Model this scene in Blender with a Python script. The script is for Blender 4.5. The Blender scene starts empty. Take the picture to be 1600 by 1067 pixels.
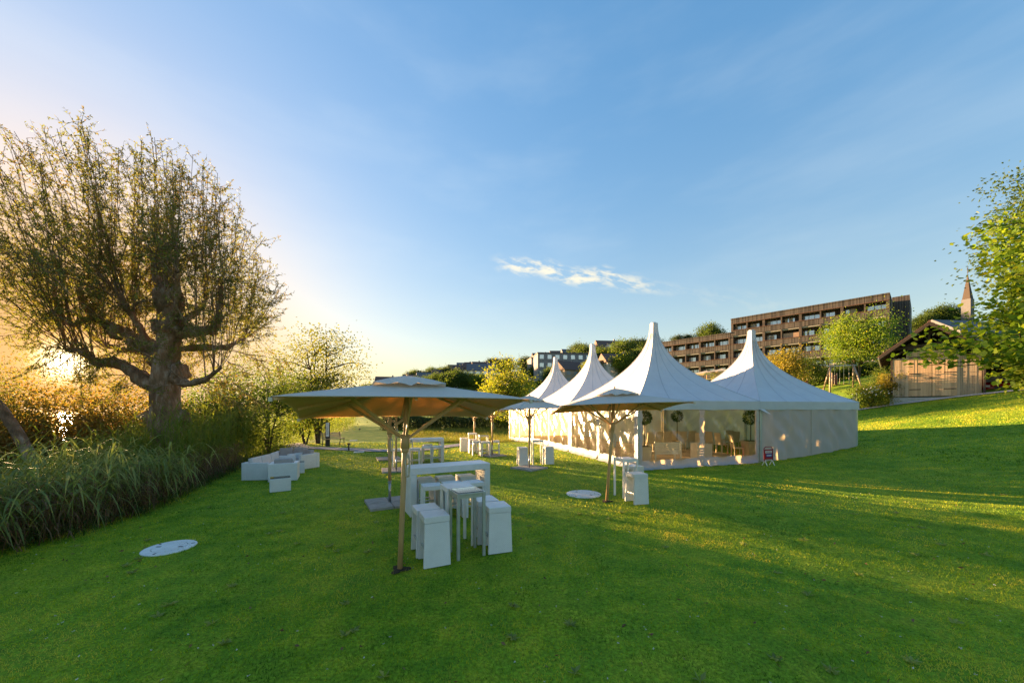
import bpy, bmesh, math, random
import numpy as np
from mathutils import Vector, Matrix, Euler
R = math.radians
scene = bpy.context.scene
C = scene.collection
# ------------------------------------------------------------------ camera
EYE = 2.27          # eye height above the lawn
F = 575.0           # focal length in pixels of the 1600 px wide photograph
cam_data = bpy.data.cameras.new('camera')
cam_data.sensor_width = 36.0
cam_data.lens = F / 1600.0 * 36.0
cam_data.shift_y = (640.0 - 533.5) / 1600.0
cam_data.clip_start = 0.1
cam_data.clip_end = 6000.0
cam = bpy.data.objects.new('camera', cam_data)
cam.location = (0, 0, EYE)
cam.rotation_euler = (R(90), 0, 0)
C.objects.link(cam)
scene.camera = cam
# ------------------------------------------------------------------ light
SUN = Vector((-697.0 / F, 1.0, 75.0 / F)).normalized()      # towards the sun
SUN_EL = math.asin(SUN.z)
SUN_AZ = math.atan2(SUN.x, SUN.y)                           # from +Y towards +X
world = bpy.data.worlds.new('World')
scene.world = world
world.use_nodes = True
wn, wl = world.node_tree.nodes, world.node_tree.links
wn.clear()
w_out = wn.new('ShaderNodeOutputWorld')
w_bg = wn.new('ShaderNodeBackground')
sky = wn.new('ShaderNodeTexSky')
sky.sky_type = 'NISHITA'
sky.sun_disc = False
sky.sun_elevation = SUN_EL
sky.sun_rotation = SUN_AZ
sky.altitude = 450
sky.air_density = 1.0
sky.dust_density = 1.0
sky.ozone_density = 1.6
w_bg.inputs['Strength'].default_value = 0.075
# the photograph's tone curve holds the whole sky: one even curve over all of it
def wmath(op, a, b=None):
    n = wn.new('ShaderNodeMath'); n.operation = op
    for i, v in enumerate((a, b)):
        if v is None: continue
        if isinstance(v, (int, float)): n.inputs[i].default_value = v
        else: wl.new(v, n.inputs[i])
    return n.outputs[0]
w_gam = wn.new('ShaderNodeGamma'); w_gam.inputs['Gamma'].default_value = 0.8
wl.new(sky.outputs[0], w_gam.inputs['Color'])
w_sep = wn.new('ShaderNodeSeparateColor'); w_sep.mode = 'HSV'
wl.new(w_gam.outputs[0], w_sep.inputs[0])
w_cap = wmath('ADD', wmath('MULTIPLY', wmath('GREATER_THAN', w_sep.outputs[0], 0.3), 0.26), 0.56)
w_s = wmath('MINIMUM', wmath('MULTIPLY', w_sep.outputs[1], 1.48), w_cap)
w_v = wmath('DIVIDE', wmath('MULTIPLY', w_sep.outputs[2], 1.95), wmath('ADD', wmath('MULTIPLY', w_sep.outputs[2], 0.55), 1.0))
w_com = wn.new('ShaderNodeCombineColor'); w_com.mode = 'HSV'
wl.new(w_sep.outputs[0], w_com.inputs[0]); wl.new(w_s, w_com.inputs[1]); wl.new(w_v, w_com.inputs[2])
w_tint = wn.new('ShaderNodeMix'); w_tint.data_type = 'RGBA'; w_tint.blend_type = 'MULTIPLY'; w_tint.inputs[0].default_value = 1.0
w_tint.inputs[7].default_value = (.99, .935, 1.0, 1)
wl.new(w_com.outputs[0], w_tint.inputs[6])
# glow of the low sun in the humid air over the lake
w_geo = wn.new('ShaderNodeTexCoord')
w_dot = wn.new('ShaderNodeVectorMath'); w_dot.operation = 'DOT_PRODUCT'
wl.new(w_geo.outputs['Generated'], w_dot.inputs[0]); w_dot.inputs[1].default_value = SUN
w_d = wmath('MAXIMUM', w_dot.outputs['Value'], 0.0)
def glow(base, power, amount, col):
    f = wmath('MULTIPLY', wmath('POWER', w_d, power), amount)
    m = wn.new('ShaderNodeMix'); m.data_type = 'RGBA'; m.blend_type = 'ADD'; m.inputs[0].default_value = 1.0
    c = wn.new('ShaderNodeMix'); c.data_type = 'RGBA'; c.inputs[6].default_value = (0, 0, 0, 1); c.inputs[7].default_value = (*col, 1)
    c.clamp_factor = False; wl.new(f, c.inputs[0]); wl.new(base, m.inputs[6]); wl.new(c.outputs[2], m.inputs[7]); return m.outputs[2]
w_sepd = wn.new('ShaderNodeSeparateXYZ'); wl.new(w_geo.outputs['Generated'], w_sepd.inputs[0])
w_y = wmath('MAXIMUM', w_sepd.outputs[1], 0.02)
w_u = wmath('DIVIDE', w_sepd.outputs[0], w_y); w_w = wmath('DIVIDE', w_sepd.outputs[2], w_y)
# a thin streak of fair-weather cloud, and faint veils over the whole sky
w_off = wmath('SUBTRACT', w_w, wmath('SUBTRACT', 0.398, wmath('MULTIPLY', wmath('ADD', w_u, 0.03), 0.155)))
def wnoise(vx, vy, sx, sy, detail, rough=.6):
    c = wn.new('ShaderNodeCombineXYZ'); wl.new(wmath('MULTIPLY', vx, sx), c.inputs[0]); wl.new(wmath('MULTIPLY', vy, sy), c.inputs[1])
    n = wn.new('ShaderNodeTexNoise'); n.inputs['Scale'].default_value = 1.0; n.inputs['Detail'].default_value = detail; n.inputs['Roughness'].default_value = rough
    wl.new(c.outputs[0], n.inputs['Vector']); return n.outputs['Fac']
def wrange(v, a, b, c=0.0, d=1.0):
    m = wn.new('ShaderNodeMapRange'); m.interpolation_type = 'SMOOTHSTEP'; wl.new(v, m.inputs[0])
    for i, x in enumerate((a, b, c, d)): m.inputs[i + 1].default_value = x
    return m.outputs[0]
w_thick = wrange(wmath('ABSOLUTE', wmath('ADD', w_off, wmath('MULTIPLY', wmath('SUBTRACT', wnoise(w_u, w_w, 9, 9, 2), 0.5), 0.05))), 0.034, 0.004)
w_len = wmath('MULTIPLY', wrange(w_u, -0.07, 0.02), wrange(w_u, 0.46, 0.26, 0.10, 1.0))
w_len = wmath('MULTIPLY', w_len, wrange(w_u, 0.85, 0.72))
w_cl = wmath('MULTIPLY', wmath('MULTIPLY', w_thick, w_len), wrange(wnoise(w_u, w_off, 16, 46, 5), 0.42, 0.62))
w_cl = wmath('MULTIPLY', w_cl, wmath('GREATER_THAN', w_sepd.outputs[1], 0.05))
w_veil = wmath('MULTIPLY', wrange(wnoise(w_sepd.outputs[0], w_sepd.outputs[2], 2.2, 7.0, 5, .55), 0.42, 0.75), 0.10)
w_c1 = wn.new('ShaderNodeMix'); w_c1.data_type = 'RGBA'; wl.new(w_veil, w_c1.inputs[0]); wl.new(w_tint.outputs[2], w_c1.inputs[6]); w_c1.inputs[7].default_value = (2.2, 2.3, 2.2, 1)
w_c2 = wn.new('ShaderNodeMix'); w_c2.data_type = 'RGBA'; wl.new(wmath('MULTIPLY', w_cl, 0.62), w_c2.inputs[0]); wl.new(w_c1.outputs[2], w_c2.inputs[6]); w_c2.inputs[7].default_value = (2.9, 2.45, 1.6, 1)
# ground haze whitening the sky towards the horizon
w_hz = wmath('MULTIPLY', wmath('EXPONENT', wmath('MULTIPLY', wmath('MAXIMUM', w_sepd.outputs[2], 0.0), -4.6)), 0.66)
w_c3 = wn.new('ShaderNodeMix'); w_c3.data_type = 'RGBA'; wl.new(w_hz, w_c3.inputs[0]); wl.new(w_c2.outputs[2], w_c3.inputs[6]); w_c3.inputs[7].default_value = (1.74, 1.56, .98, 1)
w_g = glow(w_c3.outputs[2], 4.0, .15, (1.0, .96, .78))
w_o = wmath('MULTIPLY', wmath('POWER', w_d, 24.0), 0.88)
w_c4 = wn.new('ShaderNodeMix'); w_c4.data_type = 'RGBA'; wl.new(w_o, w_c4.inputs[0]); wl.new(w_g, w_c4.inputs[6]); w_c4.inputs[7].default_value = (1.6, .80, .22, 1)
w_g = glow(w_c4.outputs[2], 350.0, .8, (1.0, .55, .14))
w_g = glow(w_g, 4000.0, 14.0, (1.0, .85, .5))
wl.new(w_g, w_bg.inputs['Color'])
wl.new(w_bg.outputs[0], w_out.inputs['Surface'])
sun_data = bpy.data.lights.new('sun', 'SUN')
sun_data.energy = 5.0
sun_data.angle = R(0.5)
sun_data.color = (1.0, 0.62, 0.30)
sun = bpy.data.objects.new('sun', sun_data)
sun.rotation_euler = (-SUN).to_track_quat('-Z', 'Y').to_euler()
sun.location = (-30, 25, 20)
C.objects.link(sun)
vs = scene.view_settings
vs.view_transform = 'Standard'
vs.look = 'None'
vs.exposure = 2.8
vs.gamma = 1.0
vs.use_curve_mapping = False
scene.cycles.use_denoising = True
scene.cycles.denoising_prefilter = 'NONE'
# ------------------------------------------------------------------ helpers
rng = np.random.default_rng(7)
random.seed(7)
def px(x, y, d):                       # point seen at photograph pixel (x, y) at depth d
    return Vector(((x - 800.0) / F * d, d, EYE - (y - 640.0) / F * d))
def smooth(t):
    t = np.clip(t, 0.0, 1.0); return t * t * (3 - 2 * t)
_sy = np.array([-40, 0, 8, 12, 22, 33, 47, 60, 90, 150, 260, 420, 3000.])
_sx = np.array([-7.2, -7.4, -8.0, -9.6, -13.2, -17.0, -20.5, -25, -42, -95, -190, -330, -330.])
def shore(Y): return np.interp(Y, _sy, _sx)
_rx = np.array([-3000, 380, 480, 560, 600, 650, 700, 760, 800, 850, 900, 950, 1000, 1050, 1150, 1400, 1500, 3000.])
_ry = np.array([636, 634, 628, 617, 611, 604, 594, 590, 584, 578, 568, 561, 557, 552, 546, 524, 518, 515.])
LAKE = -0.85
def ground(X, Y):
    X = np.asarray(X, float); Y = np.asarray(Y, float)
    s = np.clip((X - 9.0) / 19.7, 0, None)
    q = np.where(s < 1, 3.05 * s ** 1.7, 3.05 + 0.205 * (X - 28.7))
    q = np.where(X > 66, 3.05 + 0.205 * (66 - 28.7) + 0.05 * (np.minimum(X, 500) - 66), q)
    q = q * smooth((Y + 25) / 25 + 0.35)
    Yc = np.maximum(Y, 1.0)
    xp = 800 + F * X / Yc
    ridge = EYE + (640 - np.interp(xp, _rx, _ry)) * 300.0 / F
    t = smooth((Y - 55) / 245.0)
    q = q + t * np.maximum(ridge - q, 0)
    q = q - 0.35 * smooth((Y - 24) / 8) * smooth((10 - X) / 10) * (1 - smooth((Y - 45) / 60))
    u = (shore(Y) - X)
    q = q - 2.2 * smooth(u / 7.5) * np.where(Y < 420, 1, 0) - np.where(Y < 420, 1.0, 0) * smooth((u - 6) / 20) * np.maximum(q, 0)
    q = q + 0.02 * np.sin(X * .7 + 1.3) * np.sin(Y * .55) * smooth((Y - 2) / 5)
    return q
def gz(X, Y): return float(ground(X, Y))
def hit(x, y, dmax=400.0):             # where the photograph's pixel (x, y) meets the ground
    d = np.concatenate([np.arange(1.5, 60, .02), np.arange(60, dmax, .2)])
    X = (x - 800) / F * d
    diff = EYE - (y - 640) / F * d - ground(X, d)
    i = int(np.argmax(diff < 0)) or len(d) - 1
    return Vector((X[i], d[i], gz(X[i], d[i])))
# ---- mesh builders
def mesh_np(name, V, Fc, mats=(), smoothf=False, mi=None):
    V = np.asarray(V, np.float32); Fc = np.asarray(Fc, np.int32)
    me = bpy.data.meshes.new(name)
    n, k = Fc.shape
    me.vertices.add(len(V)); me.vertices.foreach_set('co', V.ravel())
    me.loops.add(n * k); me.loops.foreach_set('vertex_index', Fc.ravel())
    me.polygons.add(n); me.polygons.foreach_set('loop_start', np.arange(0, n * k, k, dtype=np.int32))
    for m in mats: me.materials.append(m)
    if mi is not None: me.polygons.foreach_set('material_index', np.asarray(mi, np.int32))
    me.update(calc_edges=True)
    me.polygons.foreach_set('use_smooth', np.full(n, bool(smoothf)))
    me.update()
    return me
def link(name, me, parent=None, loc=None, rot=None):
    o = bpy.data.objects.new(name, me); C.objects.link(o)
    if parent is not None: o.parent = parent
    if loc is not None: o.location = loc
    if rot is not None: o.rotation_euler = rot
    return o
def tag(o, label=None, cat=None, group=None, kind=None):
    if label: o['label'] = label
    if cat: o['category'] = cat
    if group: o['group'] = group
    if kind: o['kind'] = kind
    return o
def thing(name, label, cat, loc=(0, 0, 0), rz=0.0, group=None, rot=None):
    o = bpy.data.objects.new(name, None); C.objects.link(o)
    o.empty_display_size = .2
    o.location = loc
    o.rotation_euler = rot if rot is not None else (0, 0, rz)
    return tag(o, label, cat, group)
def copy_tree(o, parent=None):
    c = o.copy(); C.objects.link(c); c.parent = parent
    for ch in list(o.children): copy_tree(ch, c)
    return c
class MB:
    def __init__(s): s.v = []; s.f = []; s.m = None
    def add(s, V, Fs):
        b = len(s.v)
        if s.m is not None: V = [s.m @ Vector(p) for p in V]
        s.v += [tuple(p) for p in V]; s.f += [tuple(i + b for i in f) for f in Fs]
        return s
    def box(s, c, sz, rz=0.0, rot=None, bev=0.0, taper=(1, 1)):
        x, y, z = sz[0] / 2, sz[1] / 2, sz[2] / 2
        M = Matrix.Translation(c) @ (rot.to_matrix().to_4x4() if rot is not None else Matrix.Rotation(rz, 4, 'Z'))
        if bev <= 0:
            P = [(-x, -y, -z), (x, -y, -z), (x, y, -z), (-x, y, -z)] + [(a * taper[0], b * taper[1], z) for a, b in ((-x, -y), (x, -y), (x, y), (-x, y))]
            return s.add([M @ Vector(p) for p in P], [(3, 2, 1, 0), (4, 5, 6, 7), (0, 1, 5, 4), (1, 2, 6, 5), (2, 3, 7, 6), (3, 0, 4, 7)])
        bm = bmesh.new()
        bmesh.ops.create_cube(bm, size=1.0)
        for v in bm.verts:
            tx, ty = (taper if v.co.z > 0 else (1, 1))
            v.co = Vector((v.co.x * sz[0] * tx, v.co.y * sz[1] * ty, v.co.z * sz[2]))
        bmesh.ops.bevel(bm, geom=list(bm.edges), offset=bev, segments=2, profile=.6, affect='EDGES')
        bm.verts.index_update()
        V = [M @ v.co for v in bm.verts]; Fs = [[v.index for v in f.verts] for f in bm.faces]
        bm.free()
        return s.add(V, Fs)
    def tube(s, pts, rad, n=8, cap=True):
        V, Fq = tube_np(pts, rad, n)
        s.add(V.tolist(), Fq.tolist())
        if cap:
            b = len(s.v) - len(V)
            s.f.append(tuple(b + i for i in range(n))[::-1]); s.f.append(tuple(len(s.v) - n + i for i in range(n)))
        return s
    def bar(s, a, b, w, h):            # rectangular bar from a to b
        a, b = Vector(a), Vector(b); L = (b - a).length
        q = (b - a).to_track_quat('X', 'Z')
        return s.box((a + b) / 2, (L, w, h), rot=q.to_euler())
    def prism(s, poly, z0, z1):
        n = len(poly)
        V = [(p[0], p[1], z0) for p in poly] + [(p[0], p[1], z1) for p in poly]
        return s.add(V, [tuple(range(n))[::-1], tuple(range(n, 2 * n))] + [(i, (i + 1) % n, n + (i + 1) % n, n + i) for i in range(n)])
    def lathe(s, prof, n=16, c=(0, 0, 0)):
        V = []; Fs = []
        for r, z in prof:
            for k in range(n):
                a = 2 * math.pi * k / n; V.append((c[0] + r * math.cos(a), c[1] + r * math.sin(a), c[2] + z))
        for i in range(len(prof) - 1):
            for k in range(n):
                Fs.append((i * n + k, i * n + (k + 1) % n, (i + 1) * n + (k + 1) % n, (i + 1) * n + k))
        return s.add(V, Fs)
    def build(s, name, mat, parent=None, smoothf=False, loc=None, rot=None):
        me = bpy.data.meshes.new(name); me.from_pydata(s.v, [], s.f); me.materials.append(mat)
        if smoothf: me.polygons.foreach_set('use_smooth', [True] * len(me.polygons))
        me.update()
        return link(name, me, parent, loc, rot)
def tube_np(pts, rad, n=6):
    P = np.asarray([tuple(p) for p in pts], float); m = len(P)
    rad = np.broadcast_to(np.asarray(rad, float), (m,))
    T = np.gradient(P, axis=0); T /= np.linalg.norm(T, axis=1, keepdims=True) + 1e-9
    ref = np.where(np.abs(T[:, 2:3]) > .9, np.array([[1., 0, 0]]), np.array([[0, 0, 1.]]))
    A = np.cross(T, ref); A /= np.linalg.norm(A, axis=1, keepdims=True) + 1e-9
    for i in range(1, m):
        a = A[i - 1] - T[i] * np.dot(A[i - 1], T[i]); A[i] = a / (np.linalg.norm(a) + 1e-9)
    B = np.cross(T, A)
    th = np.arange(n) * 2 * np.pi / n
    V = P[:, None] + rad[:, None, None] * (np.cos(th)[None, :, None] * A[:, None] + np.sin(th)[None, :, None] * B[:, None])
    i = np.arange(m - 1)[:, None] * n; k = np.arange(n)[None]; k2 = (k + 1) % n
    Fq = np.stack([i + k, i + k2, i + n + k2, i + n + k], -1).reshape(-1, 4)
    return V.reshape(-1, 3), Fq
class NPM:                              # collects numpy chunks of quads
    def __init__(s): s.V = []; s.F = []; s.n = 0
    def add(s, V, Fq): s.V.append(V); s.F.append(Fq + s.n); s.n += len(V)
    def tube(s, pts, rad, n=5): s.add(*tube_np(pts, rad, n))
    def build(s, name, mat, parent=None, smoothf=True, loc=None):
        return link(name, mesh_np(name, np.concatenate(s.V), np.concatenate(s.F), [mat], smoothf), parent, loc)
def unit(a): return a / (np.linalg.norm(a, axis=-1, keepdims=True) + 1e-9)
def leaves_np(P, A, L, Wd, r=rng, curl=.15):
    # one bent rhombus for each leaf: base P, axis A, length L, width Wd
    n = len(P); A = unit(A)
    S = unit(np.cross(A, r.normal(size=(n, 3)))); N = np.cross(A, S)
    L = np.broadcast_to(L, (n,))[:, None]; Wd = np.broadcast_to(Wd, (n,))[:, None]
    mid = P + A * L * .45
    V = np.stack([P, mid + S * Wd * .5 + N * Wd * curl, P + A * L - N * L * curl * .6, mid - S * Wd * .5 + N * Wd * curl], 1)
    return V.reshape(-1, 3), np.arange(4 * n).reshape(n, 4)
# ------------------------------------------------------------------ materials
MATS = {}
def _mat(name):
    m = bpy.data.materials.new(name); m.use_nodes = True
    nt = m.node_tree; b = nt.nodes['Principled BSDF']
    MATS[name] = m
    return m, nt, nt.nodes, nt.links, b
def rgba(c): return (c[0], c[1], c[2], 1.0)
def coords(N, L, kind='Object', scale=(1, 1, 1)):
    t = N.new('ShaderNodeTexCoord'); mp = N.new('ShaderNodeMapping'); mp.inputs['Scale'].default_value = scale
    L.new(t.outputs[kind], mp.inputs[0]); return mp.outputs[0]
def noise(N, L, vec, scale, detail=4.0, rough=.55):
    n = N.new('ShaderNodeTexNoise'); n.inputs['Scale'].default_value = scale; n.inputs['Detail'].default_value = detail; n.inputs['Roughness'].default_value = rough
    if vec is not None: L.new(vec, n.inputs['Vector'])
    return n.outputs['Fac']
def ramp(N, L, fac, stops):
    r = N.new('ShaderNodeValToRGB'); e = r.color_ramp.elements
    while len(e) < len(stops): e.new(.5)
    for k, (p, c) in enumerate(stops): e[k].position = p; e[k].color = rgba(c)
    L.new(fac, r.inputs[0]); return r.outputs[0]
def mixc(N, L, fac, a, b, mode='MIX'):
    m = N.new('ShaderNodeMix'); m.data_type = 'RGBA'; m.blend_type = mode
    for sock, v in ((m.inputs[0], fac), (m.inputs[6], a), (m.inputs[7], b)):
        if isinstance(v, (int, float)): sock.default_value = v
        elif isinstance(v, tuple): sock.default_value = rgba(v)
        else: L.new(v, sock)
    return m.outputs[2]
def bump(N, L, b, h, strength=.3, dist=.01):
    bp = N.new('ShaderNodeBump'); bp.inputs['Strength'].default_value = strength; bp.inputs['Distance'].default_value = dist
    L.new(h, bp.inputs['Height']); L.new(bp.outputs[0], b.inputs['Normal']); return bp
def plain(name, c1, c2=None, scale=6.0, rough=.6, bmp=0.0, bscale=40.0, metal=0.0, stretch=(1, 1, 1), spec=.4):
    m, nt, N, L, b = _mat(name)
    v = coords(N, L, 'Object', stretch)
    if c2 is None: c2 = tuple(x * .82 for x in c1)
    f = noise(N, L, v, scale)
    L.new(ramp(N, L, f, [(.3, c1), (.72, c2)]), b.inputs['Base Color'])
    b.inputs['Roughness'].default_value = rough; b.inputs['Metallic'].default_value = metal
    b.inputs['Specular IOR Level'].default_value = spec
    if bmp: bump(N, L, b, noise(N, L, v, bscale, 3), bmp, .01)
    return m
def leafmat(name, stops, trans=.5, rough=.55, tsat=1.0, patch=.5):
    m, nt, N, L, b = _mat(name)
    g = N.new('ShaderNodeNewGeometry')
    f = g.outputs['Random Per Island']
    big = noise(N, L, coords(N, L, 'Object'), patch, 3)
    mx = N.new('ShaderNodeMath'); mx.operation = 'MULTIPLY_ADD'; L.new(f, mx.inputs[0]); mx.inputs[1].default_value = .6
    m2 = N.new('ShaderNodeMath'); m2.operation = 'MULTIPLY_ADD'; L.new(big, m2.inputs[0]); m2.inputs[1].default_value = .9; m2.inputs[2].default_value = -.25
    L.new(m2.outputs[0], mx.inputs[2])
    col = ramp(N, L, mx.outputs[0], stops)
    L.new(col, b.inputs['Base Color']); b.inputs['Roughness'].default_value = rough; b.inputs['Specular IOR Level'].default_value = .3
    t = N.new('ShaderNodeBsdfTranslucent')
    L.new(mixc(N, L, 1.0, col, (1.9, 1.75, .9), 'MULTIPLY'), t.inputs['Color'])
    ms = N.new('ShaderNodeMixShader'); ms.inputs[0].default_value = trans
    L.new(b.outputs[0], ms.inputs[1]); L.new(t.outputs[0], ms.inputs[2])
    L.new(ms.outputs[0], N['Material Output'].inputs['Surface'])
    return m
def fabric(name, col, trans, tcol, bmp=.25, bscale=3.0, weave=0.0):
    m, nt, N, L, b = _mat(name)
    v = coords(N, L, 'Object')
    f = noise(N, L, v, 2.2, 5)
    c = ramp(N, L, f, [(.3, col), (.75, tuple(x * .9 for x in col))])
    L.new(c, b.inputs['Base Color']); b.inputs['Roughness'].default_value = .55; b.inputs['Specular IOR Level'].default_value = .3
    bp = bump(N, L, b, noise(N, L, v, bscale, 4), bmp, .03)
    t = N.new('ShaderNodeBsdfTranslucent'); t.inputs['Color'].default_value = rgba(tcol); L.new(bp.outputs[0], t.inputs['Normal'])
    ms = N.new('ShaderNodeMixShader'); ms.inputs[0].default_value = trans
    L.new(b.outputs[0], ms.inputs[1]); L.new(t.outputs[0], ms.inputs[2]); L.new(ms.outputs[0], N['Material Output'].inputs['Surface'])
    return m
def clearmat(name, tint=(.93, .92, .88), gloss=.14, rough=.08, bmp=.5, bscale=2.0, stretch=(1, 1, 1)):
    m, nt, N, L, b = _mat(name)
    N.remove(b)
    v = coords(N, L, 'Object', stretch)
    t = N.new('ShaderNodeBsdfTransparent'); t.inputs[0].default_value = rgba(tint)
    g = N.new('ShaderNodeBsdfGlossy'); g.inputs['Roughness'].default_value = rough
    fr = N.new('ShaderNodeFresnel'); fr.inputs['IOR'].default_value = 1.45
    bp = N.new('ShaderNodeBump'); bp.inputs['Strength'].default_value = bmp; bp.inputs['Distance'].default_value = .05
    L.new(noise(N, L, v, bscale, 3), bp.inputs['Height']); L.new(bp.outputs[0], g.inputs['Normal']); L.new(bp.outputs[0], fr.inputs['Normal'])
    a = N.new('ShaderNodeMath'); a.operation = 'MULTIPLY_ADD'; L.new(fr.outputs[0], a.inputs[0]); a.inputs[1].default_value = 1.0; a.inputs[2].default_value = gloss
    ms = N.new('ShaderNodeMixShader'); L.new(a.outputs[0], ms.inputs[0]); L.new(t.outputs[0], ms.inputs[1]); L.new(g.outputs[0], ms.inputs[2])
    L.new(ms.outputs[0], N['Material Output'].inputs['Surface'])
    return m
# ------------------------------------------------------------------ the setting
def ground_mat():
    m, nt, N, L, b = _mat('lawn_soil')
    v = coords(N, L, 'Object')
    n1 = noise(N, L, v, .35, 5); n2 = noise(N, L, v, 2.2, 6, .65); n3 = noise(N, L, v, 26.0, 4, .7)
    c = ramp(N, L, n1, [(.36, (.11, .22, .010)), (.5, (.175, .285, .014)), (.62, (.29, .34, .018))])
    c = mixc(N, L, .55, c, ramp(N, L, n2, [(.38, (.09, .20, .012)), (.5, (.175, .285, .014)), (.62, (.34, .37, .022))]))
    c = mixc(N, L, .8, c, ramp(N, L, n3, [(.36, (.45, .45, .45)), (.64, (1.5, 1.5, 1.4))]), 'MULTIPLY')
    # far land: fields and woods, by distance along Y
    sep = N.new('ShaderNodeSeparateXYZ'); L.new(v, sep.inputs[0])
    far = N.new('ShaderNodeMapRange'); far.inputs[1].default_value = 110; far.inputs[2].default_value = 190; L.new(sep.outputs[1], far.inputs[0])
    nf = noise(N, L, v, .012, 3)
    cf = ramp(N, L, nf, [(.40, (.050, .085, .022)), (.48, (.075, .11, .025)), (.55, (.20, .15, .075)), (.66, (.09, .12, .03))])
    c = mixc(N, L, far.outputs[0], c, cf)
    # lake bed and mud below the water line
    mud = N.new('ShaderNodeMapRange'); mud.inputs[1].default_value = -.25; mud.inputs[2].default_value = -.8; L.new(sep.outputs[2], mud.inputs[0])
    c = mixc(N, L, mud.outputs[0], c, (.035, .03, .018))
    L.new(c, b.inputs['Base Color']); b.inputs['Roughness'].default_value = .85; b.inputs['Specular IOR Level'].default_value = .15
    bump(N, L, b, noise(N, L, v, 30, 4, .7), .4, .03)
    return m
xs = np.unique(np.concatenate([-np.geomspace(60, 2500, 26), np.arange(-60, 70, .8), np.geomspace(70, 2500, 34)]))
ys = np.unique(np.concatenate([-np.geomspace(12, 200, 8), np.arange(-12, 60, .8), np.arange(60, 330, 5.0), np.geomspace(330, 3500, 24)]))
gx, gy = np.meshgrid(xs, ys)
gV = np.stack([gx, gy, ground(gx, gy)], -1).reshape(-1, 3)
ii = np.arange(len(ys) - 1)[:, None] * len(xs) + np.arange(len(xs) - 1)[None]
gF = np.stack([ii, ii + 1, ii + len(xs) + 1, ii + len(xs)], -1).reshape(-1, 4)
M_ground = ground_mat()
tag(link('ground', mesh_np('ground', gV, gF, [M_ground], True)), kind='structure')
# the lake
def water_mat():
    m, nt, N, L, b = _mat('lake_water')
    v = coords(N, L, 'Object', (1, .35, 1))
    b.inputs['Base Color'].default_value = (.012, .03, .035, 1); b.inputs['Roughness'].default_value = .06; b.inputs['IOR'].default_value = 1.33
    bump(N, L, b, noise(N, L, v, 1.4, 3), .10, .03)
    return m
wb = MB(); wb.add([(-2500, -200, LAKE), (-3, -200, LAKE), (-3, 60, LAKE), (-30, 130, LAKE), (-150, 430, LAKE), (-2500, 430, LAKE)], [(0, 1, 2, 3, 4, 5)])
tag(wb.build('lake', water_mat()), kind='structure')
# gravel path crossing the lawn
M_path = plain('path_gravel', (.30, .30, .32), (.20, .20, .215), 18, .9, .4, 60)
def strip(name, pts, w, mat, lift=.012):
    P = []
    for a, b in zip(pts[:-1], pts[1:]):
        k = max(2, int((Vector(b) - Vector(a)).length / .6))
        for i in range(k): P.append(Vector(a).lerp(Vector(b), i / k))
    P.append(Vector(pts[-1])); V = []; Fs = []
    for i, p in enumerate(P):
        t = (P[min(i + 1, len(P) - 1)] - P[max(i - 1, 0)]); t.z = 0; t.normalize(); s = Vector((-t.y, t.x, 0))
        for k in (-.5, 0, .5):
            q = p + s * w * k; V.append((q.x, q.y, gz(q.x, q.y) + lift))
    for i in range(len(P) - 1):
        for k in (0, 1): Fs.append((i * 3 + k, i * 3 + k + 1, i * 3 + k + 4, i * 3 + k + 3))
    mb = MB(); mb.add(V, Fs)
    return tag(mb.build(name, mat, smoothf=True), kind='structure')
strip('path', [hit(400, 699), hit(470, 699.5), hit(540, 702), hit(600, 704.5), hit(650, 704), hit(700, 697.5), hit(745, 692), hit(785, 688)], 1.15, M_path, .03)
M_conc = plain('pale_concrete', (.50, .49, .46), (.38, .37, .35), 5, .85, .3, 40)
strip('pavement', [(23.6, 28.4, 0), (26.9, 25.9, 0), (29.5, 23.2, 0), (33.0, 19.6, 0), (37, 15.5, 0)], .6, M_conc, .05)
# ------------------------------------------------------------------ pagoda tents
M_tent = fabric('tent_roof_pvc', (.62, .64, .67), .10, (.80, .78, .72), .25, 1.6)
M_wallpvc = fabric('tent_wall_pvc', (.54, .57, .61), .40, (.88, .76, .52), .7, 2.0)
M_seam = fabric('tent_weld_seam', (.47, .49, .53), .05, (.7, .68, .6), .1, 3)
M_clear = clearmat('clear_pvc', (.96, .90, .76), .05, .12, .9, 3.2, (1, 1, .35))
M_alu = plain('anodised_aluminium', (.62, .63, .65), (.5, .51, .53), 9, .35, 0, 40, .6)
M_floor = plain('tent_floor_boards', (.60, .50, .38), (.52, .42, .31), 3, .7, .2, 30)
RZ = math.atan2(.2789, .9603)
PV = Vector((math.cos(RZ), math.sin(RZ), 0)); RV = Vector((-math.sin(RZ), math.cos(RZ), 0))
POST0 = Vector((4.74, 13.9, 0))
H_EAVE, H_VAL, H_PEAK, HS = 2.62, 2.27, 6.40, 3.0
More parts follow.
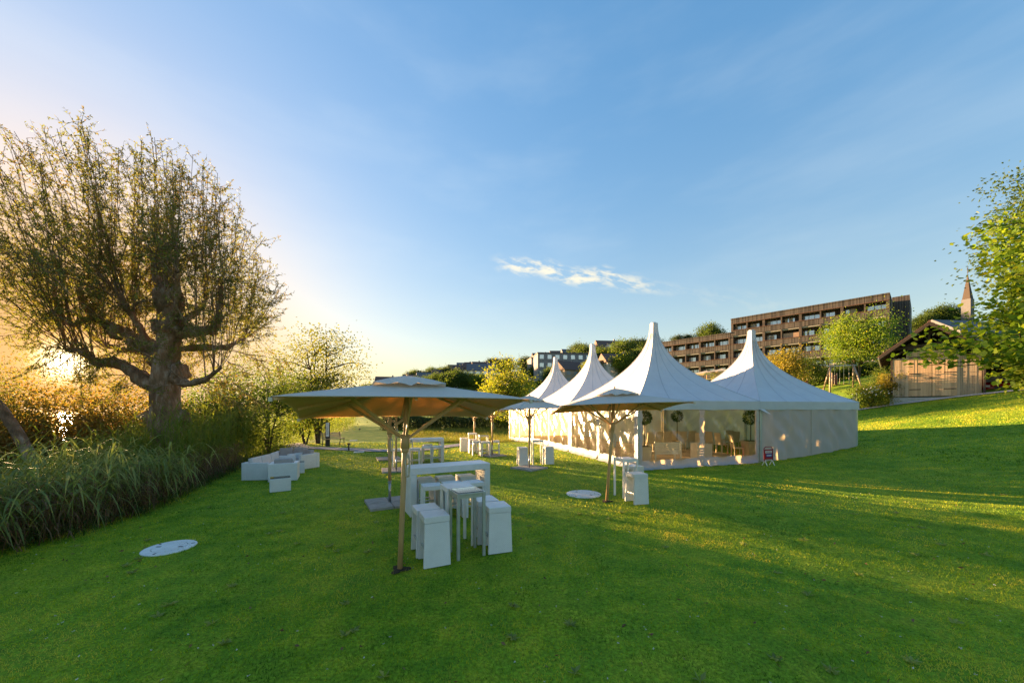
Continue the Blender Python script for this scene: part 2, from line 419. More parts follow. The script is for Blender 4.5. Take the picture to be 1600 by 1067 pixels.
def tent_roof(seed):
    r = np.random.default_rng(seed); V = []; Fq = []
    nu, nv = 30, 24
    for side in range(4):
        a = side * math.pi / 2; ph = r.uniform(0, 6, 4)
        grid = np.zeros((nu + 1, nv + 1, 3))
        for i in range(nu + 1):
            u = i / nu
            w = HS * (.040 + .960 * (1 - u) ** 2.25); z = H_EAVE + (H_PEAK - H_EAVE) * u
            for j in range(nv + 1):
                t = 2 * j / nv - 1
                sag = .10 * (1 - t * t) * math.sin(math.pi * min(1, (1 - u) ** 1.2)) * w / HS * 2.2
                fold = .034 * (1 - u) ** .6 * u ** .3 * (1 - t * t) * (math.sin(t * 14 + ph[0]) + .6 * math.sin(t * 23 + ph[1])) * math.sin(min(1, u * 3) * math.pi / 2)
                x, y, zz = t * w, -w + sag + fold, z - sag * .35
                grid[i, j] = (x * math.cos(a) - y * math.sin(a), x * math.sin(a) + y * math.cos(a), zz)
        b = len(V); V += grid.reshape(-1, 3).tolist()
        for i in range(nu):
            for j in range(nv):
                k = b + i * (nv + 1) + j; Fq.append((k, k + 1, k + nv + 2, k + nv + 1))
    return V, Fq
def panel(x0, x1, z1, zbot, amp, seed, n=26, m=18, off=0.0):
    # hanging sheet in the local XZ plane (y = off), with folds; zbot(x) gives its foot
    r = np.random.default_rng(seed); ph = r.uniform(0, 6.28, 8); V = []; Fq = []
    for i in range(n + 1):
        x = x0 + (x1 - x0) * i / n; zb = zbot(x)
        e = math.sin(math.pi * i / n)
        for j in range(m + 1):
            z = zb + (z1 - zb) * j / m; q = j / m
            y = amp * e * ((1 - .55 * q) * (math.sin(x * 5.1 + ph[0] + .8 * math.sin(z * 1.7 + ph[3])) * .5 + math.sin(x * 11 + z * 2.2 + ph[1]) * .3) + .35 * math.sin((x + z) * 7 + ph[2]) * math.sin(q * 3.1))
            V.append((x, off + y, z))
    for i in range(n):
        for j in range(m):
            k = i * (m + 1) + j; Fq.append((k, k + m + 1, k + m + 2, k + 1))
    return V, Fq
def build_tent(label, ix, ir, walls, seed):
    c = POST0 + PV * (3 + 6 * ix) + RV * (3 + 6 * ir)
    t = thing('pagoda_tent', label, 'tent', c, RZ, 'white pagoda tents on the lawn')
    mb = MB(); mb.add(*tent_roof(seed)); roof = mb.build('roof', M_tent, t, True)
    mb = MB(); mb.lathe([(.135, -.03), (.13, .03), (.11, .05), (0, .055)], 14, (0, 0, H_PEAK - .012)); mb.build('peak_cap', M_tent, roof, True)
    mb = MB()
    for k in range(4):       # welded seam rope along each hip
        pts = []
        for i in range(25):
            u = i / 24; w = HS * (.040 + .960 * (1 - u) ** 2.25); a = math.pi / 4 + k * math.pi / 2
            pts.append((w * math.sqrt(2) * math.cos(a) * 1.003, w * math.sqrt(2) * math.sin(a) * 1.003, H_EAVE + (H_PEAK - H_EAVE) * u))
        mb.tube(pts, .014, 5)
    mb.build('hip_seam', M_tent, roof, True)['kind'] = 'stuff'
    Vr, _ = tent_roof(seed); Vr = np.array(Vr).reshape(4, 31, 25, 3)
    for side in range(4):               # welded seams running up each roof panel
        for j in (6, 12, 18):
            nrm = np.array([math.sin(side * math.pi / 2), -math.cos(side * math.pi / 2), .6]) * .004
            mb = MB(); P = Vr[side, :27]; Q = []
            for i in range(27): a_, b_ = P[i, j] + nrm, P[i, j] * .9 + P[i, j + 1] * .1 + nrm; w_ = max(np.linalg.norm(P[i, j + 1] - P[i, j]), 1e-4); dv = (P[i, j + 1] - P[i, j]) / w_ * .022; Q += [tuple(P[i, j] - dv + nrm), tuple(P[i, j] + dv + nrm)]
            mb.add(Q, [(2 * i, 2 * i + 1, 2 * i + 3, 2 * i + 2) for i in range(26)]); mb.build('weld_seam', M_seam, roof, True)
    for k in range(4):
        rot = (0, 0, k * math.pi / 2); r = np.random.default_rng(seed * 7 + k)
        # valance
        V, Fq = panel(-HS + .005, HS - .005, H_EAVE + .005, lambda x: H_VAL + .012 * math.sin(x * 3 + seed), .03, seed * 5 + k, 40, 5, -HS - .012)
        mb = MB(); mb.add(V, Fq); mb.build('valance', M_tent, t, True, rot=rot)
        mb = MB(); mb.box((0, -HS + .06, H_VAL + .12), (2 * HS - .2, .06, .12)); mb.build('eave_beam', M_alu, t, rot=rot)
        cs, sn = math.cos(k * math.pi / 2), math.sin(k * math.pi / 2)
        def zb(x, y=-HS + .03, cs=cs, sn=sn):
            lx, ly = x * cs - y * sn, x * sn + y * cs
            w = c + PV * lx + RV * ly
            return gz(w.x, w.y) + .012
        # corner post
        mb = MB(); zf = zb(-HS + .08); mb.box((-HS + .08, -HS + .08, (zf + H_EAVE) / 2), (.11, .11, H_EAVE - zf - .05), bev=.012); mb.build('post', M_alu, t, rot=rot)
        kind = walls[k]
        if kind == 'clear':
            for s in (0, 1):
                x0, x1 = (-HS + .16, -.05) if s == 0 else (.05, HS - .16)
                V, Fq = panel(x0, x1, H_VAL + .05, lambda x: zb(x) + .30, .10, seed * 11 + k * 3 + s, 36, 24, -HS + .03)
                mb = MB(); mb.add(V, Fq); cp = mb.build('clear_panel', M_clear, t, True, rot=rot)
                V, Fq = panel(x0, x1, 0, lambda x: 0, 0, 1, 1, 1)
                mb = MB()                                       # white foot band
                n = 30; P = []
                for i in range(n + 1):
                    x = x0 + (x1 - x0) * i / n; z0 = zb(x); jit = .03 * math.sin(x * 9 + seed + k) + .02 * math.sin(x * 23)
                    P += [(x, -HS + .03, z0 + .34), (x, -HS + .012 + jit * .4, z0 + .16), (x, -HS - .03 + jit, z0 + .03), (x, -HS - .20 + jit * 1.5, z0 + .02)]
                mb.add(P, [(i * 4 + j, i * 4 + j + 1, i * 4 + j + 5, i * 4 + j + 4) for i in range(n) for j in range(3)])
                mb.build('foot_band', M_wallpvc, cp, True)
                for xe in (x0, x1):                             # white side borders
                    mb = MB(); Q = []
                    for j in range(22):
                        q = j / 21; z = zb(xe) + .02 + (H_VAL + .05 - zb(xe)) * q; w = .07 + .015 * math.sin(q * 31 + seed + xe)
                        Q += [(xe - w, -HS + .018 + .014 * math.sin(q * 40 + xe), z), (xe + w, -HS + .018 + .014 * math.cos(q * 37 + xe), z)]
                    mb.add(Q, [(2 * j, 2 * j + 1, 2 * j + 3, 2 * j + 2) for j in range(21)])
                    mb.build('side_border', M_wallpvc, cp, True)
        elif kind == 'white':
            for s in (0, 1):
                x0, x1 = (-HS + .10, -.01) if s == 0 else (.01, HS - .10)
                V, Fq = panel(x0, x1, H_VAL + .06, zb, .13, seed * 13 + k * 5 + s, 40, 22, -HS + .03)
                mb = MB(); mb.add(V, Fq); wp = mb.build('wall_panel', M_wallpvc, t, True, rot=rot)
                if s == 0:
                    mb = MB(); mb.add([(-.04, -HS + .005, zb(0)), (.03, -HS + .01, zb(0)), (.025, -HS + .008, H_VAL), (-.03, -HS + .003, H_VAL)], [(0, 1, 2, 3)])
                    mb.build('seam_strip', M_wallpvc, wp)
    return t
# walls order: front (camera side), right, back, left (lake side)
T3 = build_tent('large white peaked tent with clear front wall showing chairs inside', 0, 0, ('clear', None, None, 'clear'), 3)
TB = build_tent('white peaked tent with closed opaque front wall on the uphill end', 1, 0, ('white', 'white', 'white', None), 5)
T2 = build_tent('middle white tent of the row along the lake side', 0, 1, (None, 'white', None, 'clear'), 8)
T1 = build_tent('farthest white tent at the end of the row', 0, 2, (None, 'white', 'white', 'clear'), 9)
def tent_pt(lx, ly, z=0.0):           # metres along the row front (p) and into the row (r) from the near corner
    return POST0 + PV * lx + RV * ly + Vector((0, 0, z))
fl = MB()
ZF = .05
for k, (x0, y0, x1, y1) in enumerate([(.25, .25, 5.9, 17.7), (5.9, .25, 11.7, 5.75)]):
    P = [tent_pt(x0, y0), tent_pt(x1, y0), tent_pt(x1, y1), tent_pt(x0, y1)]
    fl.prism([(p.x, p.y) for p in P], -.5 if k == 0 else -.3, ZF + .002 * k)
tag(fl.build('tent_floor', M_floor), 'beige board floor laid inside the white tents', 'floor')
# loose flap at the corner between the two front tents
fp = MB(); a = tent_pt(6.0, -.05, 2.30)
fp.add([a + PV * -.10, a + PV * .16 + Vector((0, 0, .0)), a + PV * .42 - RV * .12 + Vector((0, 0, -.24)), a + PV * .12 - RV * .06 + Vector((0, 0, -.12))], [(0, 1, 2, 3)])
o = fp.build('loose_flap', M_tent, None, True); o.parent = TB; o.matrix_parent_inverse = TB.matrix_world.inverted() if False else Matrix.LocRotScale(TB.location, TB.rotation_euler, None).inverted()
# ------------------------------------------------------------------ parasols
def wood_mat(name, c1, c2, sc=3.0, stretch=(14, 14, 1)):
    m, nt, N, L, b = _mat(name)
    v = coords(N, L, 'Object', stretch)
    f = noise(N, L, v, sc, 5, .6)
    L.new(ramp(N, L, f, [(.3, c1), (.7, c2)]), b.inputs['Base Color']); b.inputs['Roughness'].default_value = .5
    bump(N, L, b, f, .2, .004)
    return m
M_pole = wood_mat('parasol_wood', (.60, .40, .20), (.46, .28, .13))
M_canvas = fabric('parasol_canvas', (.74, .69, .60), .28, (.85, .66, .42), .15, 5)
M_warmside = fabric('parasol_canvas_warm_light', (.76, .50, .25), .4, (.95, .62, .28), .1, 5)  # canvas again, with the warm light of its underside put into the colour
M_steel = plain('brushed_steel', (.42, .44, .46), (.3, .31, .33), 8, .35, 0, 40, .8)
M_slab = plain('concrete_paving', (.40, .37, .33), (.29, .27, .24), 7, .9, .4, 50)
M_rope = plain('cream_rope', (.62, .57, .45), (.5, .45, .36), 30, .9)
M_soil = plain('bare_soil', (.055, .038, .022), (.03, .02, .012), 12, .95, .6, 30)
CW, CD, CR = 3.0, 1.9, .40
def canopy_np(sag=.05):
    V = []; Fq = []; n = 14
    cor = [(-CW / 2, -CD / 2), (CW / 2, -CD / 2), (CW / 2, CD / 2), (-CW / 2, CD / 2)]
    for k in range(4):
        a, b2 = cor[k], cor[(k + 1) % 4]; base = len(V)
        for i in range(n + 1):          # 0 eave .. 1 top
            u = i / n * .93
            for j in range(n + 1):
                t = j / n
                ex, ey = a[0] + (b2[0] - a[0]) * t, a[1] + (b2[1] - a[1]) * t
                bow = 4 * t * (1 - t)
                x, y = ex * (1 - u) * (1 - .035 * bow * (1 - u)), ey * (1 - u) * (1 - .035 * bow * (1 - u))
                z = CR * (u ** .96) - sag * bow * math.sin(math.pi * min(u + .12, 1)) * .5 + .03 * bow * (1 - u) ** 2
                V.append((x, y, z))
        for i in range(n):
            for j in range(n):
                q = base + i * (n + 1) + j; Fq.append((q, q + 1, q + n + 2, q + n + 1))
    return V, Fq
def vent_np(seed):
    r = random.Random(seed); V = [(0, 0, CR + .095)]; Fq = []; n = 28; rings = 3
    for i in range(1, rings + 1):
        for k in range(n):
            a = 2 * math.pi * k / n; s = max(abs(math.cos(a)) / (CW * .165), abs(math.sin(a)) / (CD * .20)); rad = i / rings / s
            z = CR + .095 - .20 * (i / rings) ** 1.25 + (.022 * math.sin(k * 2.3 + seed) + r.uniform(-.012, .012)) * (i / rings) ** 2
            V.append((rad * math.cos(a), rad * math.sin(a), z))
    Fq = [(0, 1 + k, 1 + (k + 1) % n) for k in range(n)]
    for i in range(rings - 1):
        for k in range(n): Fq.append((1 + i * n + k, 1 + (i + 1) * n + k, 1 + (i + 1) * n + (k + 1) % n, 1 + i * n + (k + 1) % n))
    return V, Fq
def make_parasol(label, base, top, yaw, pitch, roll, foot, seed):
    base = Vector(base); top = Vector(top)
    t = thing('parasol', label, 'parasol', base, 0, 'beige square-pole wooden parasols')
    Rm = Matrix.Rotation(yaw, 4, 'Z') @ Matrix.Rotation(pitch, 4, 'X') @ Matrix.Rotation(roll, 4, 'Y')
    Mt = Matrix.Translation(top - base) @ Rm
    apex = Mt @ Vector((0, 0, CR)); ax = (apex - Vector((0, 0, 0))).normalized()
    foot_z = 0.05 if foot == 'slab' else 0.0
    mb = MB(); L = apex.length
    zs = [.52 if foot == 'slab' else 0.0, L * .5, L]
    mb.tube([ax * z for z in zs], [.038, .038, .036], 12); pole = mb.build('pole', M_pole, t, True)
    if foot == 'slab':
        mb = MB(); mb.tube([ax * .03, ax * .54], .031, 12); mb.tube([ax * .505, ax * .545], .042, 12); mb.build('steel_sleeve', M_steel, pole, True)
        for i, (sx, sy) in enumerate(((-1, -1), (1, -1), (1, 1), (-1, 1))):
            mb = MB(); w = base + Vector((sx * .26, sy * .26, 0)); z0 = gz(w.x, w.y) - base.z
            mb.box((sx * .262 + random.uniform(-.006, .006), sy * .262, z0 + .025), (.50, .50, .06), rz=random.uniform(-.02, .02), bev=.006); mb.build('paving_slab', M_slab, t, rot=(0, 0, yaw * .7 + .3))
    else:
        mb = MB(); n = 18; V = [(0, 0, .03)]
        for k in range(n):
            a = 2 * math.pi * k / n; rr = .13 + .04 * math.sin(3 * a + seed) + random.uniform(-.015, .015)
            V.append((rr * math.cos(a), rr * math.sin(a), gz(base.x + rr * math.cos(a), base.y + rr * math.sin(a)) - base.z + .012))
        mb.add(V, [(0, 1 + k, 1 + (k + 1) % n) for k in range(n)]); mb.build('soil_patch', M_soil, t, True)
    cn = MB(); V, Fq = canopy_np(); cn.add([Mt @ Vector(v) for v in V], Fq); can = cn.build('canopy', M_canvas, t, True)
    sol = can.modifiers.new('thickness', 'SOLIDIFY'); sol.thickness = .004; sol.offset = 1
    ln = MB(); V, Fq = canopy_np(); ln.add([Mt @ Vector((v[0] * .996, v[1] * .996, v[2] - .007)) for v in V], Fq); ln.build('warm_lit_underside', M_warmside, can, True)  # added second canvas layer that carries the painted warm light from below
    mb = MB(); V, Fq = vent_np(seed); mb.add([Mt @ Vector(v) for v in V], Fq); mb.build('vent_cap', M_canvas, can, True)
    mb = MB(); mb.lathe([(.0, .06), (.018, .05), (.024, .03), (.012, .01), (.02, -.02)], 8, Mt @ Vector((0, 0, CR + .085))); mb.build('finial', M_pole, can, True)
    hub = Mt @ Vector((0, 0, -.44)); hubv = ax * (L - CR - .44)
    mb = MB(); mb.tube([ax * (L - CR - .56), ax * (L - CR - .36)], [.062, .062], 10); mb.tube([ax * (L - CR - .62), ax * (L - CR - .56)], [.045, .062], 10); mb.build('runner_hub', M_pole, t, True)
    mb = MB(); mb.tube([ax * (L - .12), ax * (L + .03)], [.058, .058], 10); mb.build('top_hub', M_pole, t, True)
    ends = [(-CW / 2, -CD / 2), (CW / 2, -CD / 2), (CW / 2, CD / 2), (-CW / 2, CD / 2), (0, -CD / 2), (0, CD / 2), (-CW / 2, 0), (CW / 2, 0)]
    for i, (ex, ey) in enumerate(ends):
        k = .985 if i < 4 else .92
        a = Mt @ Vector((ex * .03, ey * .03, CR * .96 - .035)); b2 = Mt @ Vector((ex * k, ey * k, .0 - .018 + (.02 if i >= 4 else 0)))
        mb = MB(); mb.bar(a, b2, .026, .036); rib = mb.build('rib', M_pole, t)
        mid = a.lerp(b2, .53)
        mb = MB(); mb.bar(hubv + (mid - hubv).normalized() * .05, mid - Vector((0, 0, .02)), .022, .032); mb.build('strut', M_pole, t)
        if i < 4:
            mb = MB(); c0 = Mt @ Vector((ex, ey, -.03)); mb.box(c0, (.035, .035, .045), rz=yaw); mb.build('rib_end_cap', M_rope, rib)
    # coiled rope on the pole
    mb = MB(); q0 = ax * (L - CR - .62); P = []
    for i in range(26):
        a = i / 25 * 2 * math.pi
        P.append(q0 + Vector((.055 + .03 * math.sin(a), -.045, -.18 - .16 * math.cos(a))))
    mb.tube(P, .009, 5, False)
    P2 = [p + Vector((.012 * math.sin(i), -.012, .02 * math.cos(i))) for i, p in enumerate(P)]; mb.tube(P2, .008, 5, False)
    mb.build('rope_coil', M_rope, t, True)
    return t
def pbase(x, y): return hit(x, y)
make_parasol('nearest beige parasol, its foot set straight in the grass', (-1.59, 5.22, gz(-1.59, 5.22)), (-1.49, 5.28, 2.275), .39, -.14, 0, 'soil', 1)
make_parasol('beige parasol with foot in the grass beside the round concrete lid', (2.35, 9.13, gz(2.35, 9.13)), (2.58, 9.16, 2.31), -.01, -.095, -.03, 'soil', 2)
def slab_parasol(label, x, y, yaw, seed, h=2.24, pitch=0.0, roll=0.0):
    b = hit(x, y); make_parasol(label, b, b + Vector((0, 0, h)), yaw, pitch, roll, 'slab', seed)
slab_parasol('beige parasol on four slabs right behind the nearest parasol', 609, 787, .30, 3, 2.22, -.05)
slab_parasol('beige parasol on slabs next to the farther white bridge table', 619, 735, .1, 4, 2.2)
slab_parasol('beige parasol on slabs left of the farther white bridge table, by the path', 607, 717, .2, 5, 2.2)
slab_parasol('beige parasol on slabs by the far stool cluster', 769, 712, .55, 6, 2.26)
slab_parasol('farthest beige parasol, rising behind the far stool cluster', 741, 702, .4, 7, 2.2)
slab_parasol('beige parasol with a sunlit side in front of the clear tent wall', 827, 732, .75, 8, 2.30, .02)
# ------------------------------------------------------------------ white wicker furniture
def wicker_mat(name, c, sc=60):
    m, nt, N, L, b = _mat(name)
    v = coords(N, L, 'Object')
    f = noise(N, L, v, 4, 4)
    L.new(ramp(N, L, f, [(.3, c), (.75, tuple(x * .9 for x in c))]), b.inputs['Base Color'])
    b.inputs['Roughness'].default_value = .45
    w1 = N.new('ShaderNodeTexBrick'); w1.inputs['Scale'].default_value = sc; w1.inputs['Mortar Size'].default_value = .03; w1.inputs['Color1'].default_value = (1, 1, 1, 1); w1.inputs['Color2'].default_value = (.75, .75, .75, 1); w1.inputs['Mortar'].default_value = (0, 0, 0, 1)
    sp = N.new('ShaderNodeSeparateXYZ'); L.new(v, sp.inputs[0]); cb = N.new('ShaderNodeCombineXYZ')
    ad = N.new('ShaderNodeMath'); ad.operation = 'ADD'; L.new(sp.outputs[0], ad.inputs[0]); L.new(sp.outputs[1], ad.inputs[1])
    L.new(ad.outputs[0], cb.inputs[0]); L.new(sp.outputs[2], cb.inputs[1]); L.new(cb.outputs[0], w1.inputs['Vector'])
    bump(N, L, b, w1.outputs['Color'], .8, .005)
    L.new(mixc(N, L, .13, b.inputs['Base Color'].links[0].from_socket, w1.outputs['Color'], 'MULTIPLY'), b.inputs['Base Color'])
    return m
M_wick = wicker_mat('white_wicker', (.88, .88, .87), 17)
M_white = plain('white_lacquer', (.84, .84, .83), (.78, .78, .77), 5, .4, .05, 30)
M_cush = plain('taupe_cushion', (.40, .36, .33), (.34, .30, .28), 6, .9, .25, 60)
M_cushw = plain('cream_cushion', (.62, .58, .53), (.55, .51, .46), 6, .9, .25, 60)
M_glass = clearmat('table_glass', (.80, .88, .86), .06, .03, .05, 3)
M_frame = plain('table_aluminium', (.55, .57, .56), (.44, .46, .46), 9, .32, 0, 40, .45)
def make_stool():
    t = thing('bar_stool', 'stool', 'stool')
    H = .73
    mb = MB(); mb.box((0, 0, H - .045), (.40, .37, .09), bev=.012); mb.build('seat', M_wick, t)
    for s in (-1, 1):
        mb = MB(); x0, x1 = s * .192, s * .178
        V = []
        for (x, z, w) in ((x0, 0.012, .39), (x1, H - .092, .355)):
            for dx, dy in ((-.022, -w / 2), (.022, -w / 2), (.022, w / 2), (-.022, w / 2)): V.append((x + dx, dy, z))
        mb.add(V, [(3, 2, 1, 0), (4, 5, 6, 7), (0, 1, 5, 4), (1, 2, 6, 5), (2, 3, 7, 6), (3, 0, 4, 7)])
        mb.build('side_panel', M_wick, t)
    for s in (-1, 1):
        mb = MB(); mb.box((0, s * .15, .24), (.346, .028, .03), bev=.004); mb.build('footrest', M_frame, t)
    return t
def make_htable(glass):
    t = thing('high_table', 'table', 'table'); H = 1.0; w, d = .46, .42
    mb = MB(); mb.box((0, 0, H - .013), (w, d, .026), bev=.004); top = mb.build('table_top', M_frame if glass else M_white, t)
    if glass:
        mb = MB(); mb.box((0, 0, H + .0055), (w - .05, d - .05, .008), bev=.002); mb.build('glass_inlay', M_glass, top)
    mb = MB()
    mb.box((0, -d / 2 + .02, H - .055), (w - .09, .022, .05)); mb.box((0, d / 2 - .02, H - .055), (w - .09, .022, .05))
    mb.box((-w / 2 + .02, 0, H - .055), (.022, d - .09, .05)); mb.box((w / 2 - .02, 0, H - .055), (.022, d - .09, .05)); mb.build('apron', M_frame if glass else M_white, t)
    for sx in (-1, 1):
        for sy in (-1, 1):
            mb = MB(); mb.box((sx * (w / 2 - .022), sy * (d / 2 - .022), (H - .027) / 2), (.043, .043, H - .028), bev=.004); mb.build('leg', M_frame if glass else M_white, t)
    return t
def make_bridge(L):
    t = thing('bridge_table', 'table', 'table'); H, D, th = 1.03, .60, .14
    mb = MB(); mb.box((0, 0, H - th / 2), (L, D, th), bev=.01); mb.build('table_top', M_wick, t)
    for s in (-1, 1):
        mb = MB(); mb.box((s * (L / 2 - th / 2), 0, (H - th) / 2), (th, D - .004, H - th - .002), bev=.008); mb.build('leg', M_wick, t)
    return t
_pro = {}
def place(kind, x, y, rz, label, group):
    if kind not in _pro:
        _pro[kind] = {'stool': make_stool, 'white': lambda: make_htable(False), 'glass': lambda: make_htable(True), 'bridge': lambda: make_bridge(1.84), 'bridge2': lambda: make_bridge(1.62)}[kind]()
        o = _pro[kind]
    else: o = copy_tree(_pro[kind])
    z = gz(x, y)
    nx = (gz(x + .2, y) - gz(x - .2, y)) / .4; ny = (gz(x, y + .2) - gz(x, y - .2)) / .4
    o.location = (x, y, z + .004); o.rotation_euler = (0, 0, rz)
    tag(o, label, None, group); return o
A27 = R(27.5); G_ST = 'white wicker bar stools on the lawn'; G_TB = 'white high tables on the lawn'
place('bridge', -1.465, 8.44, A27, 'nearer long white bridge table with stools on both sides', G_TB)
for (x, y), lb in zip([(-1.66, 7.6), (-1.27, 7.83), (-.85, 7.98)], ['left', 'middle', 'right']):
    place('stool', x, y, A27 + random.uniform(-.12, .12), f'{lb} stool of the three in front of the nearer bridge table', G_ST)
for (x, y), lb in zip([(-1.98, 8.30), (-1.55, 8.53), (-1.10, 8.74)], ['left', 'middle', 'right']):
    place('stool', x, y, A27 + random.uniform(-.06, .06), f'{lb} stool of the three tucked under the nearer bridge table', G_ST)
place('glass', -.71, 5.80, A27, 'glass-topped high table between the four nearest stools', G_TB)
place('white', -.93, 6.22, A27, 'white-topped high table touching the glass-topped one', G_TB)
place('stool', -1.16, 5.48, R(25 - 90), 'nearest stool, its solid panel towards the viewer, left of the glass table', G_ST)
place('stool', -1.37, 5.86, R(26 - 90), 'stool just behind the nearest one, left of the glass table', G_ST)
place('stool', -.25, 6.0, R(19 - 90), 'stool with solid panel towards the viewer, right of the glass table', G_ST)
place('stool', -.47, 6.42, R(22 - 90), 'half hidden stool behind the one right of the glass table', G_ST)
place('white', 2.98, 9.64, R(20), 'white high table by the parasol at the near tent corner', G_TB)
place('stool', 3.03, 8.95, R(14 - 90), 'single white stool in front of the near tent corner', G_ST)
place('stool', 3.34, 10.12, R(25 - 90), 'stool hidden behind the high table at the near tent corner', G_ST)
place('white', 1.03, 15.25, R(10), 'high table under the parasol in front of the clear tent wall', G_TB)
place('stool', .42, 14.95, R(12 - 90), 'stool left of the pole of the parasol before the clear tent wall', G_ST)
place('stool', 1.50, 15.35, R(14 - 90), 'stool right of the high table before the clear tent wall', G_ST)
place('white', -2.15, 20.0, R(12), 'far cluster high table standing farthest back', G_TB)
place('glass', -1.45, 18.6, R(15), 'far cluster high table near the parasol pole', G_TB)
for i, (x, y, a) in enumerate([(-1.28, 17.95, 10), (-.84, 18.5, 5), (-2.05, 19.2, 15), (-2.62, 20.0, -75), (-1.75, 18.2, 10)]):
    place('stool', x, y, R(a), ['stool at the front of the far cluster beside the slabs', 'rightmost stool of the far cluster', 'stool in the middle of the far cluster', 'leftmost stool of the far cluster', 'stool of the far cluster left of the parasol pole'][i], G_ST)
place('bridge2', -3.85, 16.15, R(21), 'farther long white bridge table near the path', G_TB)
place('glass', -4.33, 15.2, R(15), 'high table before the left end of the farther bridge table', G_TB)
for i, (x, y, a) in enumerate([(-3.95, 14.95, 8), (-3.62, 15.62, 10), (-3.2, 15.75, 12), (-3.75, 16.35, 21), (-4.55, 14.7, 10)]):
    place('stool', x, y, R(a), ['front stool before the farther bridge table', 'second stool from the right before the farther bridge table', 'rightmost stool before the farther bridge table', 'stool tucked under the farther bridge table', 'leftmost stool before the farther bridge table'][i], G_ST)
# ---- lounge by the reeds
def lounge(label, L, x, y, rz, seats, cat, cush, name):
    t = thing(name, label, cat, (x, y, gz(x, y) + .004), rz, 'white wicker lounge furniture by the reeds'); D, H, th = .78, .56, .13
    mb = MB(); mb.box((0, D / 2 - th / 2, H / 2), (L, th, H), bev=.012); mb.build('back', M_wick, t)
    for s in (-1, 1):
        mb = MB(); mb.box((s * (L / 2 - th / 2), -th / 2 - .001, H / 2 - .006), (th, D - th - .004, H - .012), bev=.012); mb.build('arm', M_wick, t)
    mb = MB(); mb.box((0, -th / 2, .13), (L - 2 * th - .006, D - th - .01, .25), bev=.01); mb.build('seat_base', M_wick, t)
    w = (L - 2 * th) / seats
    for k in range(seats):
        xx = -L / 2 + th + w * (k + .5)
        mb = MB(); mb.box((xx, -th / 2 - .005, .315), (w - .02, D - th - .03, .11), bev=.03); mb.build('seat_cushion', cush, t, True)
        mb = MB(); mb.box((xx, D / 2 - th - .075, .52), (w - .03, .13, .34), rot=Euler((R(-12), 0, 0)), bev=.035); mb.build('back_cushion', cush, t, True)
    return t
lounge('white wicker sofa with cream cushions along the reeds', 2.0, -8.35, 12.75, R(97), 3, 'sofa', M_cushw, 'sofa')
lounge('white wicker armchair turned away, taupe cushion above its back', .80, -7.42, 12.0, R(205), 1, 'armchair', M_cush, 'armchair')
lounge('white wicker armchair with taupe cushion facing the viewer, farthest of the lounge', .80, -8.1, 14.3, R(-25), 1, 'armchair', M_cush, 'armchair')
lounge('white wicker two-seat sofa behind the turned armchair', 1.3, -8.9, 14.9, R(15), 2, 'sofa', M_cush, 'sofa')
def boxtable(label, x, y, rz, w, d, h):
    t = thing('side_table', label, 'table', (x, y, gz(x, y) + .004), rz, 'white wicker lounge furniture by the reeds')
    mb = MB(); mb.box((0, 0, h / 2), (w, d, h), bev=.01); b = mb.build('table_body', M_wick, t)
    mb = MB(); mb.box((0, 0, h + .012), (w - .02, d - .02, .010), bev=.002); mb.build('glass_top', M_glass, t)
    for sx in (-1, 1):
        for sy in (-1, 1):
            mb = MB(); mb.lathe([(.012, -.001), (.012, .007)], 8, (sx * (w / 2 - .05), sy * (d / 2 - .05), h)); mb.build('spacer', M_steel, t)
boxtable('small white box table with glass top in front of the lounge', -6.52, 10.35, R(35), .50, .36, .36)
boxtable('white box table between the two armchairs', -7.68, 13.2, R(30), .42, .42, .38)
# ------------------------------------------------------------------ lids, signs and posts on the lawn
M_lid = plain('lid_concrete', (.80, .79, .75), (.66, .65, .61), 6, .85, .3, 40)
M_dark = plain('dark_metal', (.035, .035, .038), (.025, .025, .028), 8, .5)
def normal_rot(x, y):
    nx = (gz(x + .3, y) - gz(x - .3, y)) / .6; ny = (gz(x, y + .3) - gz(x, y - .3)) / .6
    return Vector((-nx, -ny, 1)).normalized().to_track_quat('Z', 'Y').to_euler()
def manhole(label, x, y, r):
    p = hit(x, y); t = thing('manhole_cover', label, 'manhole', p + Vector((0, 0, -.016)), rot=normal_rot(p.x, p.y))
    mb = MB(); mb.lathe([(0, -.05), (r, -.05), (r, .028), (r - .012, .036), (r * .66, .037), (r * .655, .026), (r * .64, .026), (r * .635, .037)], 40); ring = mb.build('rim', M_lid, t)
    mb = MB(); mb.lathe([(r * .634, .030), (r * .62, .039), (0, .040)], 40); lid = mb.build('lid', M_lid, t)
    for k in range(2):
        mb = MB(); a = k * math.pi + .4; mb.box((r * .5 * math.cos(a), r * .5 * math.sin(a), .0405), (.07, .03, .004), rz=a); mb.build('lifting_hole', M_dark, lid)
    for k in range(3):
        mb = MB(); a = k * 2.1 + 1; mb.box((r * .84 * math.cos(a), r * .84 * math.sin(a), .0375), (.05, .025, .004), rz=a); mb.build('keyhole', M_dark, ring)
manhole('round white concrete manhole lid in the grass near the reeds', 265, 856, .35)
manhole('round concrete manhole lid beside the parasol foot near the tent', 912, 772, .46)
def plate(label, x, y, w, d, rz):
    p = hit(x, y); t = thing('ground_plate', label, 'cover', p + Vector((0, 0, .004)), rz)
    mb = MB(); mb.box((0, 0, .0), (w, d, .07), bev=.01); mb.build('slab', M_lid, t)
    mb = MB(); mb.box((0, 0, .036), (w * .7, d * .7, .006)); mb.build('lid', M_conc, t)
plate('flat white cover plate in the grass beyond the path', 552, 688.5, .55, .6, .2)
plate('flat white cover plate on the near side of the path', 561, 706.5, .5, .5, .3)
